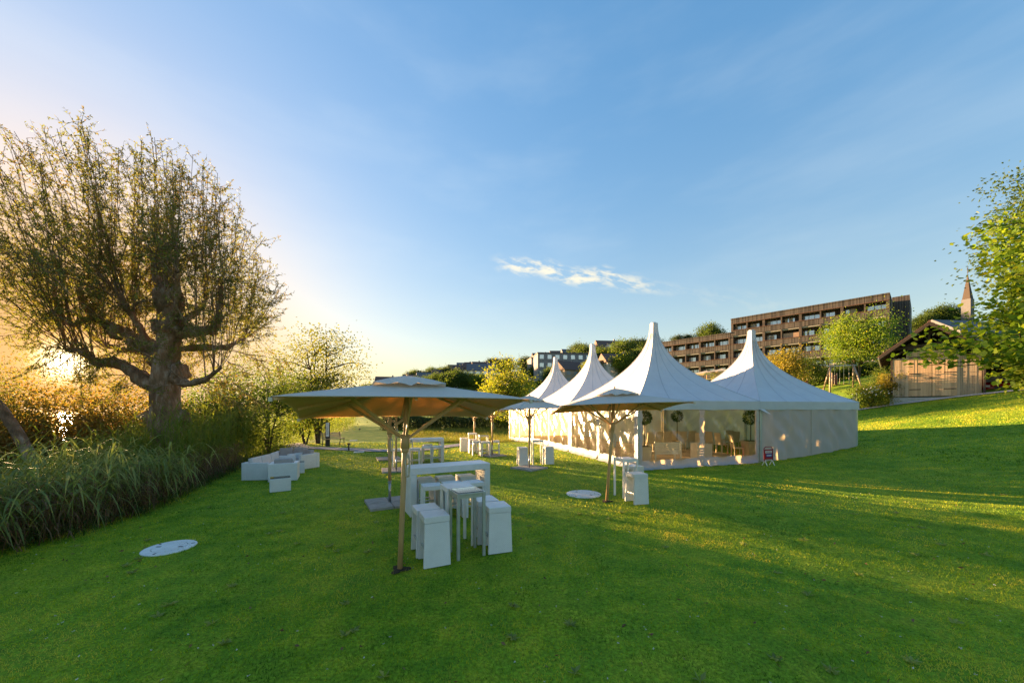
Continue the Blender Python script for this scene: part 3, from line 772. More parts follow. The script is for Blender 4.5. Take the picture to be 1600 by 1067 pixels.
# info column
p = hit(512, 697); t = thing('info_column', 'dark grey column with a tall white info panel by the reeds', 'sign', p, R(25))
mb = MB(); mb.box((0, 0, .75), (.26, .10, 1.5), bev=.008); mb.build('column', M_dark, t)
mb = MB(); mb.box((-.01, -.054, 1.03), (.17, .008, .86)); pn = mb.build('panel', M_white, t)
M_ink = plain('sign_ink', (.12, .12, .13), (.1, .1, .1), 9, .7)
for k in range(9):
    mb = MB(); mb.box((-.01 + random.uniform(-.012, .0), -.0595, 1.36 - k * .075), (.10 + random.uniform(-.03, .03), .003, .022)); mb.build('printed_line', M_ink, pn)
# bench seen end on
p = hit(521, 696); t = thing('park_bench', 'dark slatted bench seen end-on behind the info column', 'bench', p, R(60))
for s in (-1, 1):
    mb = MB(); mb.tube([(s * .6, -.22, 0), (s * .6, -.20, .42), (s * .6, .18, .42), (s * .6, .30, .86)], .022, 6); mb.tube([(s * .6, .16, .42), (s * .6, .24, 0)], .022, 6); mb.build('bench_frame', M_dark, t)
for k in range(4):
    mb = MB(); mb.box((0, -.18 + k * .105, .45), (1.35, .085, .03), bev=.005); mb.build('seat_slat', M_pole, t)
for k in range(3):
    mb = MB(); mb.box((0, .215 + k * .036, .56 + k * .11), (1.35, .025, .085), rot=Euler((R(-18), 0, 0)), bev=.005); mb.build('back_slat', M_pole, t)
# bollard
p = hit(545, 704); t = thing('bollard_light', 'short black bollard light beside the path', 'bollard', p)
mb = MB(); mb.tube([(0, 0, -.02), (0, 0, .34)], .04, 12); mb.build('post', M_dark, t, True)
mb = MB(); mb.lathe([(.05, .34), (.09, .36), (.09, .42), (.0, .44)], 14); mb.build('lamp_head', M_dark, t, True)
mb = MB(); mb.lathe([(.055, .335), (.055, .362)], 12); mb.build('lens', M_lid, t, True)
# bird on the lawn
p = hit(562, 672.5); mb = MB(); prof = [(0, -.18), (.05, -.13), (.075, -.04), (.07, .05), (.045, .11), (.05, .15), (.035, .19), (.012, .215), (0, .24)]
V = []; Fs = []; n = 10
for i, (r, xx) in enumerate(prof):
    for k in range(n):
        a = 2 * math.pi * k / n; V.append((xx, r * math.cos(a), .16 + r * math.sin(a) + (.09 * smooth((xx - .05) / .12))))
for i in range(len(prof) - 1):
    for k in range(n): Fs.append((i * n + k, i * n + (k + 1) % n, (i + 1) * n + (k + 1) % n, (i + 1) * n + k))
mb.add(V, Fs)
for s in (-1, 1): mb.tube([(0, s * .03, .0), (.01, s * .03, .12)], .008, 5)
o = mb.build('crow', M_dark, None, True, loc=p, rot=(0, 0, 1.0)); tag(o, 'small black bird standing on the far lawn', 'bird')
# ------------------------------------------------------------------ things inside the tents
M_chair = plain('ivory_chair_cover', (.74, .67, .54), (.66, .58, .46), 5, .8, .2, 40)
M_pot = plain('cream_planter', (.66, .60, .50), (.58, .52, .43), 4, .5)
M_topi = leafmat('topiary_leaf', [(.0, (.018, .030, .012)), (.5, (.03, .05, .016)), (1, (.05, .07, .02))], .25)
M_bark0 = plain('thin_bark', (.09, .06, .04), (.06, .04, .03), 20, .9, .4, 60)
def make_chair():
    t = thing('dining_chair', 'chair', 'chair')
    mb = MB(); mb.box((0, 0, .45), (.44, .44, .07), bev=.02); mb.build('seat', M_chair, t)
    mb = MB(); mb.box((0, .235, .74), (.44, .05, .60), rot=Euler((R(-9), 0, 0)), bev=.015); mb.build('backrest', M_chair, t)
    for sx in (-1, 1):
        for sy in (-1, 1):
            mb = MB(); mb.box((sx * .19, sy * .18, .207), (.04, .04, .414)); mb.build('leg', M_chair, t)
    return t
ch = [(1012, 704, 200), (1026, 703, 190), (1040, 702, 185), (1052, 700, 180), (1064, 702, 175), (1078, 700, 185), (1094, 706, 150), (1112, 703, 120), (1128, 707, 100), (1146, 702, 170), (1152, 714, 80), (1136, 699, 180)]
nm = ['leftmost high-backed chair of the group inside the clear-fronted tent', 'second chair from the tent corner, inside the clear-fronted tent', 'third chair from the tent corner, inside the clear-fronted tent', 'chair behind the white bench inside the tent', 'chair behind the right end of the white bench', 'chair below the middle topiary tree inside the tent', 'chair behind the white box inside the tent', 'chair right of the tent door strip, turned sideways', 'chair facing right in the middle of the right clear panel', 'chair standing farthest back in the right clear panel', 'chair nearest the big cream planter', 'chair in the back row of the right clear panel']
proto = None
for (x, y, a), lb in zip(ch, nm):
    d = (EYE - ZF - .02) * F / (y - 640); 
    o = make_chair() if proto is None else copy_tree(proto); proto = proto or o
    o.location = ((x - 800) / F * d, d, ZF + .005); o.rotation_euler = (0, 0, R(a)); tag(o, lb, None, 'ivory chairs inside the tents')
def topiary(label, x, y, zball, rb, pot):
    d = (EYE - ZF - .02) * F / (y - 640); t = thing('topiary_tree', label, 'topiary', ((x - 800) / F * d, d, ZF + .005))
    h, w = pot
    mb = MB(); mb.box((0, 0, h / 2), (w * .78, w * .78, h), taper=(1.28, 1.28), bev=.01); mb.build('planter', M_pot, t)
    mb = MB(); mb.box((0, 0, h - .005), (w * .9, w * .9, .03)); mb.build('soil', M_soil, t)
    mb = MB(); mb.tube([(0, 0, h), (.01, .01, zball)], .018, 6); mb.build('trunk', M_bark0, t, True)
    n = 900; P = unit(rng.normal(size=(n, 3))) * (rb * (1 - .35 * rng.random((n, 1)) ** 2)) * (1 + .1 * np.sin(7 * rng.random((n, 1)))); A = unit(P) + rng.normal(size=(n, 3)) * .7
    V, Fq = leaves_np(P, A, .075, .04); cr = NPM(); cr.add(V + np.array([0, 0, zball]), Fq); cr.build('crown', M_topi, t, False)
topiary('round topiary tree in a cream planter at the clear tent corner', 1007, 721, 1.88, .27, (.66, .5))
topiary('round topiary tree in the middle of the clear tent front', 1058, 704, 1.86, .27, (.5, .45))
topiary('round topiary tree in a big cream planter by the closed tent', 1173, 714.5, 1.86, .30, (.78, .6))
d = 15.9; t = thing('slatted_bench', 'white slatted bench with its back to the clear tent front', 'bench', ((1040 - 800) / F * d, d, ZF + .005), RZ - .1)
for s in (-1, 1):
    mb = MB(); mb.box((s * .60, -.18, .43), (.06, .06, .86), bev=.006); mb.box((s * .60, .24, .22), (.06, .06, .44), bev=.006); mb.build('leg', M_white, t)
for k in range(5): mb = MB(); mb.box((0, -.17, .36 + k * .105), (1.14, .022, .092), bev=.004); mb.build('back_slat', M_white, t)
for k in range(4): mb = MB(); mb.box((0, -.10 + k * .105, .425), (1.14, .09, .024), bev=.004); mb.build('seat_slat', M_white, t)
for (x, y, w, h, lb) in [(1090, 716.5, .42, .70, 'tall white box pedestal beside the middle strip of the tent front'), (1102, 715, .40, .62, 'open white box pedestal right of the tall one inside the tent')]:
    d = (EYE - ZF) * F / (y - 640); t = thing('pedestal', lb, 'pedestal', ((x - 800) / F * d, d, ZF + .005), RZ)
    mb = MB(); mb.box((0, 0, h / 2), (w, w, h - .04), bev=.008); mb.build('body', M_white, t)
    mb = MB(); mb.box((0, 0, h), (w + .02, w + .02, .035), bev=.006); mb.build('top', M_white, t)
# red sign leaning on the closed tent front
p = hit(1201, 727); t = thing('folding_sign', 'small red sign with white and blue lettering in front of the closed tent', 'sign', p + Vector((0, .0, .0)), RZ)
M_red = plain('red_enamel', (.34, .02, .03), (.28, .015, .025), 5, .4); M_blue = plain('blue_print', (.03, .05, .30), (.03, .04, .25), 5, .5)
mb = MB(); mb.tube([(-.22, 0, .18), (-.22, .02, .66), (-.15, .02, .74), (.15, .02, .74), (.22, .02, .66), (.22, 0, .18)], .018, 6); mb.build('frame', M_red, t, True)
mb = MB(); mb.box((0, .015, .44), (.40, .02, .40), bev=.005); pn = mb.build('panel', M_red, t)
mb = MB(); mb.box((0, .001, .54), (.32, .006, .09)); mb.build('white_print', M_white, pn)
mb = MB(); mb.box((.02, .001, .40), (.30, .006, .12)); mb.build('blue_print', M_blue, pn)
for k in range(5):
    mb = MB(); mb.box((-.11 + k * .055, -.004, .54), (.03, .004, .05)); mb.build('letter', M_red, pn)
    mb = MB(); mb.box((-.08 + k * .05, -.004, .40), (.028, .004, .05)); mb.build('letter', M_white, pn)
for s in (-1, 1): mb = MB(); mb.tube([(s * .19, .0, .20), (s * .19, -.10, .0)], .014, 6); mb.tube([(s * .19, .01, .20), (s * .19, .12, .0)], .014, 6); mb.build('leg', M_white, t)
M_clov = plain('clover_petal', (.62, .60, .54), (.5, .48, .42), 9, .8)
# ------------------------------------------------------------------ vegetation
def bark_mat(name, c1, c2, sc=5.0):
    m, nt, N, L, b = _mat(name)
    v = coords(N, L, 'Object', (1, 1, .3))
    f = noise(N, L, v, sc, 6, .65); f2 = noise(N, L, coords(N, L, 'Object'), 2.0, 3)
    c = ramp(N, L, f, [(.3, tuple(x * .45 for x in c1)), (.5, c1), (.72, c2)])
    L.new(mixc(N, L, ramp(N, L, f2, [(.45, (0, 0, 0)), (.65, (.35, .35, .35))]), c, (.07, .08, .03)), b.inputs['Base Color'])
    b.inputs['Roughness'].default_value = .9; b.inputs['Specular IOR Level'].default_value = .15
    bump(N, L, b, noise(N, L, v, sc * 2.6, 8, .7), 1.0, .14)
    return m
M_bark = bark_mat('willow_bark', (.32, .20, .125), (.60, .50, .41))
M_bark2 = bark_mat('grey_bark', (.10, .08, .06), (.17, .14, .11), 8)
GREENS = {
    'willow': [(.0, (.17, .09, .025)), (.3, (.15, .13, .028)), (.65, (.13, .17, .032)), (1, (.19, .22, .045))],
    'backlit': [(.0, (.17, .075, .02)), (.35, (.16, .105, .022)), (.7, (.13, .13, .026)), (1, (.18, .17, .035))],
    'alder': [(.0, (.05, .07, .016)), (.5, (.085, .11, .02)), (1, (.15, .15, .03))],
    'yellow': [(.0, (.06, .10, .012)), (.4, (.12, .17, .018)), (.75, (.20, .21, .02)), (1, (.30, .24, .02))],
    'autumn': [(.0, (.09, .11, .018)), (.5, (.17, .16, .024)), (1, (.25, .17, .025))],
    'mid': [(.0, (.030, .060, .012)), (.5, (.055, .095, .018)), (1, (.10, .14, .024))],
    'dark': [(.0, (.025, .044, .014)), (.5, (.045, .072, .02)), (1, (.075, .10, .026))],
    'big': [(.0, (.05, .11, .012)), (.45, (.10, .18, .016)), (.8, (.18, .24, .02)), (1, (.32, .27, .02))],
    'reed': [(.0, (.11, .15, .05)), (.5, (.20, .26, .085)), (1, (.34, .36, .13))],
    'reedfar': [(.0, (.08, .13, .022)), (.5, (.13, .19, .03)), (1, (.21, .23, .04))],
    'dead': [(.0, (.08, .045, .022)), (.5, (.15, .085, .04)), (1, (.24, .15, .07))],
}
LM = {k: leafmat('leaf_' + k, v, {'dead': .15, 'dark': .3, 'willow': .36}.get(k, .5)) for k, v in GREENS.items()}
def curve(a, b, sag, n=7, r=rng, wob=.05):
    a, b = np.asarray(a, float), np.asarray(b, float); t = np.linspace(0, 1, n)[:, None]
    L = np.linalg.norm(b - a)
    w = r.normal(size=(n, 3)) * wob * L * np.sin(np.pi * t)
    return a + (b - a) * t + np.asarray(sag) * np.sin(np.pi * t) * L + w
# ---- the old pollarded willow
WD = 12.0
def wp(x, y, dd=0.0): return np.array(px(x, y, WD)) + np.array([dd * -.665, dd, 0])
wroot = wp(264, 772); wroot[2] = gz(wroot[0], wroot[1]) - .05
will = thing('willow_tree', 'old knobbly pollarded willow with upright shoots standing in the reeds', 'tree', wroot)
wr = np.random.default_rng(21)
tk = NPM()
def wt(pts, rad, n=7): tk.tube([np.asarray(p) - wroot for p in pts], rad, n)
def burl(c, rad, seed, sq=(1, 1, 1)):
    r = np.random.default_rng(seed); n, m = 12, 9; V = []
    ph = r.uniform(0, 6, 6)
    for i in range(m + 1):
        th = math.pi * i / m
        for k in range(n):
            a = 2 * math.pi * k / n
            rr = rad * (1 + .16 * math.sin(3 * a + ph[0]) * math.sin(2 * th + ph[1]) + .13 * math.sin(5 * a + ph[2] + 3 * th) + .10 * math.sin(7 * th + ph[3]))
            V.append((c[0] - wroot[0] + rr * math.sin(th) * math.cos(a) * sq[0], c[1] - wroot[1] + rr * math.sin(th) * math.sin(a) * sq[1], c[2] - wroot[2] + rr * math.cos(th) * sq[2]))
    i = np.arange(m)[:, None] * n; k = np.arange(n)[None]
    tk.add(np.array(V), np.stack([i + k, i + n + k, i + n + (k + 1) % n, i + (k + 1) % n], -1).reshape(-1, 4))
# trunk with uneven outline
tp = [(264, 800), (266, 745), (264, 700), (263, 660), (258, 625), (255, 600), (258, 570), (263, 540), (268, 515), (266, 490), (265, 465), (262, 455)]
trad = [.58, .53, .47, .43, .385, .36, .33, .31, .32, .30, .30, .2]
P = np.array([wp(*q) for q in tp]); T2_ = []; R2_ = []
for i in range(len(P) - 1):
    for k in range(3): T2_.append(P[i] + (P[i + 1] - P[i]) * k / 3); R2_.append(trad[i] + (trad[i + 1] - trad[i]) * k / 3)
T2_.append(P[-1]); R2_.append(trad[-1])
V, Fq = tube_np([p - wroot for p in T2_], R2_, 20)
ang = np.arctan2(V[:, 1] - np.repeat([p[1] - wroot[1] for p in T2_], 20), V[:, 0] - np.repeat([p[0] - wroot[0] for p in T2_], 20)); zz = V[:, 2]
cx = np.repeat(np.array([p - wroot for p in T2_]), 20, 0)
k = 1 + .09 * np.sin(3 * ang + zz * 1.5) + .07 * np.sin(5 * ang - zz * 2.4 + 1) + .06 * np.sin(zz * 6 + 2 * ang) + .04 * wr.normal(size=len(V))
V = cx + (V - cx) * k[:, None]
tk.add(V, Fq)
burl(wp(265, 468), .40, 1, (1, 1, 1.25)); burl(wp(268, 512), .46, 2, (1.15, 1, .8)); burl(wp(240, 652), .30, 3, (1.2, 1, .7)); burl(wp(283, 652), .24, 4); burl(wp(281, 582), .27, 5, (.8, 1, 1.2)); burl(wp(250, 560), .34, 12)
burl(wp(186, 520), .24, 6, (1.3, 1, .9)); burl(wp(177, 566), .20, 7, (1.4, 1, .8)); burl(wp(332, 516), .15, 8); burl(wp(216, 534), .26, 9, (1.3, 1, .8)); burl(wp(300, 518), .19, 11, (1.4, 1, .9))
limbs = [
    ([(252, 612), (232, 598), (212, 584), (190, 570), (168, 566), (150, 567), (138, 556), (122, 547), (104, 548)], [.25, .21, .19, .17, .15, .13, .11, .08, .05], .0),
    ([(258, 548), (235, 540), (214, 534), (192, 520), (168, 508), (148, 498), (134, 484), (121, 466), (116, 440)], [.26, .22, .20, .19, .15, .13, .11, .09, .06], .3),
    ([(266, 522), (285, 520), (304, 519), (322, 518), (336, 515), (343, 502), (346, 484), (347, 452)], [.24, .19, .16, .14, .13, .11, .09, .06], -.3),
    ([(276, 590), (288, 599), (302, 600), (318, 596), (334, 588), (348, 577)], [.19, .14, .11, .09, .07, .05], -.5),
    ([(262, 480), (250, 452), (243, 430), (239, 405), (234, 396)], [.17, .13, .12, .11, .09], .2),
    ([(236, 406), (252, 392), (268, 385), (278, 366)], [.07, .06, .05, .03], .2),
    ([(150, 498), (128, 500), (108, 505), (88, 498), (72, 470), (60, 440)], [.10, .09, .08, .07, .06, .04], .8),
    ([(232, 540), (222, 512), (208, 490), (200, 470)], [.12, .10, .08, .06], -.8),
    ([(270, 512), (296, 490), (312, 470), (318, 440)], [.13, .10, .08, .05], .9),
    ([(262, 520), (250, 500), (235, 480), (225, 455)], [.14, .11, .09, .06], 1.6),
    ([(268, 520), (280, 500), (290, 478), (293, 450)], [.14, .11, .09, .06], -1.4),
    ([(250, 560), (215, 545), (170, 540), (130, 525), (95, 500)], [.15, .12, .10, .08, .05], 1.8),
    ([(270, 545), (310, 540), (350, 535), (378, 515)], [.14, .11, .09, .05], 1.6),
]
starts = []
for pts, rad, dd in limbs:
    Q = [wp(x, y, dd * (i / (len(pts) - 1))) for i, (x, y) in enumerate(pts)]
    Q2 = []; R3 = []
    for i in range(len(Q) - 1):
        for k in range(3):
            Q2.append(Q[i] + (Q[i + 1] - Q[i]) * k / 3 + wr.normal(size=3) * .012); R3.append((rad[i] + (rad[i + 1] - rad[i]) * k / 3) * (1 + .12 * wr.normal()))
    Q2.append(Q[-1]); R3.append(rad[-1]); wt(Q2, R3, 9)
    starts += [q for q in Q2[4:]]
starts += [wp(262 + wr.uniform(-14, 14), 458 + wr.uniform(0, 14), wr.uniform(-.3, .3)) for _ in range(10)]
cen = wp(212, 560); lf_P = []; lf_A = []
def shoot(s, e, r0, ntw, leafy=1.0, droop=0.0):
    P = curve(s, e, (0, 0, -.02), 9, wr, .012); wt(P, np.linspace(r0, .006, 9), 5)
    for k in range(ntw):
        t = wr.uniform(.18, 1.0); i = min(int(t * 8), 7); b = P[i] + (P[i + 1] - P[i]) * (t * 8 - i)
        ax = unit(P[i + 1] - P[i]); side = unit(wr.normal(size=3)); L = wr.uniform(.35, 1.05) * (1.15 - .5 * t)
        d = unit(ax * .75 + side * .85 + np.array([0, 0, -droop]))
        q = curve(b, b + d * L, (0, 0, -.06 - .1 * droop), 5, wr, .03); wt(q, np.linspace(.007, .002, 5), 3)
        n = int(L * 17 * leafy) + 1
        tt = wr.uniform(.1, 1, n) * 4; ii = np.minimum(tt.astype(int), 3)
        lp = q[ii] + (q[ii + 1] - q[ii]) * (tt - ii)[:, None]
        lf_P.append(lp); lf_A.append(unit(d * .5 + wr.normal(size=(n, 3)) * .8 + np.array([0, 0, -.25])))
ST_ = np.array(starts)
for i in range(240):
    rr = 4.55 * math.sqrt(wr.random()); a = wr.uniform(0, 2 * np.pi); hor = np.array([rr * math.cos(a), rr * math.sin(a) * .8, 0])
    top = cen + hor + np.array([0, 0, 1]) * (7.3 * math.sqrt(max(.03, 1 - (rr / 4.75) ** 2)) * (wr.uniform(.86, 1.0) if wr.random() < .72 else wr.uniform(.45, .9)))
    dist = np.hypot(ST_[:, 0] - top[0], ST_[:, 1] - top[1]) + np.maximum(ST_[:, 2] - top[2] + .8, 0) * 3 + wr.random(len(ST_)) * .9
    s = ST_[np.argmin(dist)]
    L_ = np.linalg.norm(top - s); shoot(s, top, wr.uniform(.005, .012) + .0014 * L_, int(4.6 * L_) + 4, 1.5)
for i in range(80):          # drooping skirts at both flanks
    sgn = -1 if i % 2 else 1
    s = starts[wr.integers(len(starts))] ; e = s + np.array([sgn * wr.uniform(.6, 1.9), wr.uniform(-1.2, 1.2), wr.uniform(-1.6, .6)])
    if e[2] < 1.4: e[2] = 1.4 + wr.uniform(0, .5)
    shoot(s, e, .014, 20, 1.5, .5)
tk.build('trunk', M_bark, will)
def sun_gap(P, r):      # an open window in the foliage where the low sun and its glitter come through
    x = 800 + F * P[:, 0] / np.maximum(P[:, 1], .1); y = 640 - F * (P[:, 2] - EYE) / np.maximum(P[:, 1], .1)
    a = np.exp(-(((x - 103) / 34) ** 2 + ((y - 567) / 25) ** 2)) * .99; b = np.exp(-(((x - 98) / 20) ** 2 + ((y - 668) / 30) ** 2)) * .62
    return r.random(len(P)) > np.maximum(a, b)
def crown_part(name, LP, LA, L, W, mat, parent, root, r):
    LP = np.concatenate(LP); LA = np.concatenate(LA)
    k = sun_gap(LP, r); LP, LA = LP[k], LA[k]; n = len(LP)
    V, Fq = leaves_np(LP - root, LA, L * r.uniform(.7, 1.3, n), W * r.uniform(.7, 1.3, n), r)
    m = NPM(); m.add(V, Fq); return m.build(name, mat, parent, False)
crown_part('crown', lf_P, lf_A, .078, .028, LM['willow'], will, wroot, wr)
# ---- generic trees: limbs reach clumps of leaves
def tree_data(H, hb, rx, nl, leaf, seed, clumps=46, shell=.55, spread=.20, trunk=.16, stems=1, flat=1.0):
    r = np.random.default_rng(seed); tk = NPM(); rz = (H - hb) / 2; cz = hb + rz
    LPs = []; LAs = []
    forks = []
    for s in range(stems):
        lean = r.normal(size=2) * (.06 if stems == 1 else .25) * rx
        pt = [np.array([lean[0] * t + r.normal() * .02 * H * t, lean[1] * t + r.normal() * .02 * H * t, H * .78 * t]) for t in np.linspace(0, 1, 8)]
        tk.tube(pt, trunk * np.linspace(1.15, .18, 8) * (1 if stems == 1 else .7), 7); forks += pt[2:]
    forks = np.array(forks)
    for c in range(clumps):
        d = unit(r.normal(size=3)); rad = (shell + (1 - shell) * r.random()) if r.random() < .8 else r.random() * shell
        p = np.array([d[0] * rx * rad, d[1] * rx * rad, cz + d[2] * rz * rad * (1 if d[2] > 0 else flat)])
        f = forks[np.argmin(np.linalg.norm(forks - p, axis=1) + np.maximum(forks[:, 2] - p[2] + .2 * rx, 0) * 2)]
        q = curve(f, p, (0, 0, .06), 6, r, .03); tk.tube(q, np.linspace(trunk * .34, trunk * .05, 6), 4)
        n = int(nl / clumps * r.uniform(.5, 1.5)); sp = spread * rx * r.uniform(.7, 1.3)
        lp = p + r.normal(size=(n, 3)) * sp * np.array([1, 1, .7]); LPs.append(lp); LAs.append(unit((lp - p) * .8 / sp + r.normal(size=(n, 3)) * .9 + np.array([0, 0, -.3])))
    LP, LA = np.concatenate(LPs), np.concatenate(LAs)
    V, Fq = leaves_np(LP, LA, leaf * r.uniform(.7, 1.3, len(LP)), leaf * .62 * r.uniform(.7, 1.3, len(LP)), r)
    return mesh_np('trunk', np.concatenate(tk.V), np.concatenate(tk.F), [M_bark2], True), (V, Fq)
def put_tree(name, label, loc, data, mat, group=None, scale=1.0, rz=0.0, cat='tree', stem='trunk'):
    t = thing(name, label, cat, loc, rz, group); t.scale = (scale,) * 3
    tm, cm = data
    key = mat.name
    if isinstance(cm, tuple): raise SystemExit('crown not meshed')
    link(stem, tm, t); c = link('crown', cm, t)
    if c.data.materials and c.data.materials[0] is not mat:
        c.material_slots[0].link = 'OBJECT'; c.material_slots[0].material = mat
    return t
def meshed(td, mat): return td[0], mesh_np('crown', td[1][0], td[1][1], [mat], False)
# round-leaved tree right of the willow
p = px(497, 668, 25); al = meshed(tree_data(8.3, 1.6, 3.3, 9000, .15, 31, 70, .5, .17, .15, 3), LM['alder'])
put_tree('alder_tree', 'sparse round-leaved tree behind the reeds, right of the willow', (p.x, p.y, -.6), al, LM['alder'])
p = px(478, 660, 24.5); put_tree('alder_tree', 'low yellow-green tree in front of the sparse round-leaved tree', (p.x, p.y, -.4), meshed(tree_data(5.0, .8, 1.9, 5200, .15, 32, 40, .5, .2, .08, 3), LM['yellow']), LM['yellow'])
p = px(418, 660, 19); put_tree('alder_tree', 'feathery green tree between the willow and the round-leaved tree', (p.x, p.y, -.6), meshed(tree_data(5.6, .6, 2.3, 12000, .09, 33, 60, .4, .22, .08, 4), LM['mid']), LM['mid'])
# shore willows and shrubs behind the big willow
def gapped(loc, tm, cm):
    V, Fq = cm; q = V.reshape(-1, 4, 3); k = sun_gap(q[:, 0] + loc, rng); q = q[k]; return tm, (q.reshape(-1, 3), np.arange(4 * len(q)).reshape(-1, 4))
sh = [(60, 15.5, 5.6, 3.3, 36000, 'backlit', 'dense backlit willow shrub below the setting sun'), (175, 17.0, 5.8, 3.1, 32000, 'backlit', 'willow shrub filling the gap behind the big willow trunk'),
      (-60, 14.0, 6.4, 3.0, 20000, 'backlit', 'tall willow shrub at the left edge of the view'), (345, 16.5, 4.6, 2.0, 12000, 'mid', 'green shrub right behind the willow trunk'), (295, 15.0, 3.4, 1.5, 7000, 'willow', 'low shrub beside the foot of the willow')]
for i, (x, d, H, rx, n, mt, lb) in enumerate(sh):
    p = px(x, 700, d); loc_ = np.array([p.x, p.y, gz(p.x, p.y) - .1]); put_tree('shore_shrub', lb, loc_, meshed(gapped(loc_, *tree_data(H, .5, rx, n, (.105), 40 + i, 110, .3, .26, .06, 5)), LM[mt]), LM[mt], 'shrubs along the lake shore', cat='shrub')
lt = NPM(); lp0 = np.array(px(60, 730, 11.5)); lp0[2] = gz(lp0[0], lp0[1])
t = thing('leaning_willow', 'leaning bare willow trunk at the left edge above the reeds', 'tree', lp0)
lt.tube([np.array(px(x, y, 11.5)) - lp0 for x, y in ((62, 745), (45, 708), (22, 668), (0, 636), (-40, 590), (-75, 520))], [.17, .15, .14, .13, .10, .06], 9); lt.build('trunk', M_bark, t)
n = 6000; r_ = np.random.default_rng(5); LP = []; LA = []
for k in range(46):
    c = np.array(px(r_.uniform(-130, 40), r_.uniform(380, 640), 11.5 + r_.normal() * .8)); m_ = n // 46; q = c + r_.normal(size=(m_, 3)) * .28; LP.append(q); LA.append(r_.normal(size=(m_, 3)) + np.array([0, 0, -.5]))
    lt2 = None
crown_part('crown', LP, LA, .085, .03, LM['willow'], t, lp0, r_)
# ---- reeds
def reed_band(name, label, n, u0, u1, y0, y1, h0, h1, nl, ll, lw, segs, mat, seed, bias=1.0, droop=1.0, lean=.12, clumps=0, t0=.28):
    r = np.random.default_rng(seed); Y = y0 + (y1 - y0) * r.random(n) ** bias
    X = shore(Y) - (u0 + (u1 - u0) * r.random(n)); H = h0 + (h1 - h0) * r.random(n); ln = r.normal(size=(n, 2)) * lean
    if clumps:
        cy = y0 + (y1 - y0) * (np.arange(clumps) + r.random(clumps)) / clumps; cu = u0 + (u1 - u0) * r.random(clumps); ck = r.integers(0, clumps, n); of = r.normal(size=(n, 2)) * .16
        Y = cy[ck] + of[:, 1]; X = shore(cy)[ck] - cu[ck] + of[:, 0]; ln += of * 1.3; H = H * (.7 + .55 * r.random(clumps))[ck]
    Z = ground(X, Y)
    base = np.stack([X, Y, Z], 1); tip = base + np.stack([ln[:, 0] * H, ln[:, 1] * H, H], 1)
    m = NPM(); w = np.full(n, .006)
    # stems: thin three-sided prisms flattened to a quad strip
    side = unit(np.cross(tip - base, r.normal(size=(n, 3)))) * .007
    V = np.stack([base - side, base + side, tip + side * .4, tip - side * .4], 1).reshape(-1, 3); m.add(V, np.arange(4 * n).reshape(n, 4))
    N = n * nl; t = np.tile(np.linspace(t0, 1.0, nl), n) + r.normal(size=N) * .04; b = np.repeat(base, nl, 0) + np.repeat(tip - base, nl, 0) * t[:, None]
    az = r.uniform(0, 2 * np.pi, N); o = np.stack([np.cos(az), np.sin(az), np.zeros(N)], 1)
    L = ll * r.uniform(.6, 1.35, N); W = lw * r.uniform(.7, 1.3, N); S = np.cross(o, np.array([0, 0, 1.]))
    up = r.uniform(.5, 1.15, N); dr = droop * r.uniform(.6, 1.5, N)
    rows = []
    for k in range(segs + 1):
        q = k / segs; wd = W * (.35 + 1.3 * q - 1.62 * q * q) if k < segs else W * .02
        c = b + o * (L * q * (.85 - .15 * q))[:, None] + np.array([0, 0, 1.]) * (L * (up * q - dr * q * q))[:, None]
        rows.append(np.stack([c - S * wd[:, None] * .5, c + S * wd[:, None] * .5], 1))
    V = np.stack(rows, 1).reshape(N, -1, 3); kk = (segs + 1) * 2
    F0 = np.array([[2 * k, 2 * k + 1, 2 * k + 3, 2 * k + 2] for k in range(segs)])
    m.add(V.reshape(-1, 3), (F0[None] + (np.arange(N) * kk)[:, None, None]).reshape(-1, 4))
    o_ = m.build(name, mat, None, False); tag(o_, label, 'reeds', kind='stuff'); return o_
reed_band('reeds', 'long drooping blue-green reed leaves at the lawn edge', 560, .25, 1.9, 3.0, 10.2, .75, 1.5, 9, .72, .046, 5, LM['reed'], 1, 1.0, 1.1, .1, 34, .5)
reed_band('reeds', 'thick reeds behind the front row under the willow', 1500, 1.6, 5.5, 3.0, 13, 1.2, 2.1, 8, .50, .030, 3, LM['reedfar'], 2, 1.0, .7)
reed_band('reeds', 'tall green reeds along the shore beyond the lounge', 2300, .3, 5.0, 10.5, 18, 1.5, 2.5, 8, .45, .034, 3, LM['reedfar'], 3, 1.0, .55)
reed_band('reeds', 'lower reeds where the low sun shines through', 1000, .8, 5.0, 18, 26, 1.0, 1.75, 8, .45, .034, 3, LM['reedfar'], 13, 1.0, .55)
reed_band('reeds', 'distant reed belt along the lake', 2600, .3, 7.0, 25, 62, 1.6, 2.6, 7, .5, .05, 2, LM['reedfar'], 4, 1.0, .5)
reed_band('dead_reeds', 'brown dead stalks and leaves at the foot of the reeds', 2600, .0, 2.6, 2.5, 14, .45, 1.1, 6, .34, .020, 3, LM['dead'], 5, 1.0, 1.0, .3)
reed_band('undergrowth', 'low green weeds where the lawn meets the reeds', 900, -.15, 1.0, 3.0, 22, .10, .38, 7, .20, .03, 2, LM['mid'], 6, 1.0, .8, .3)
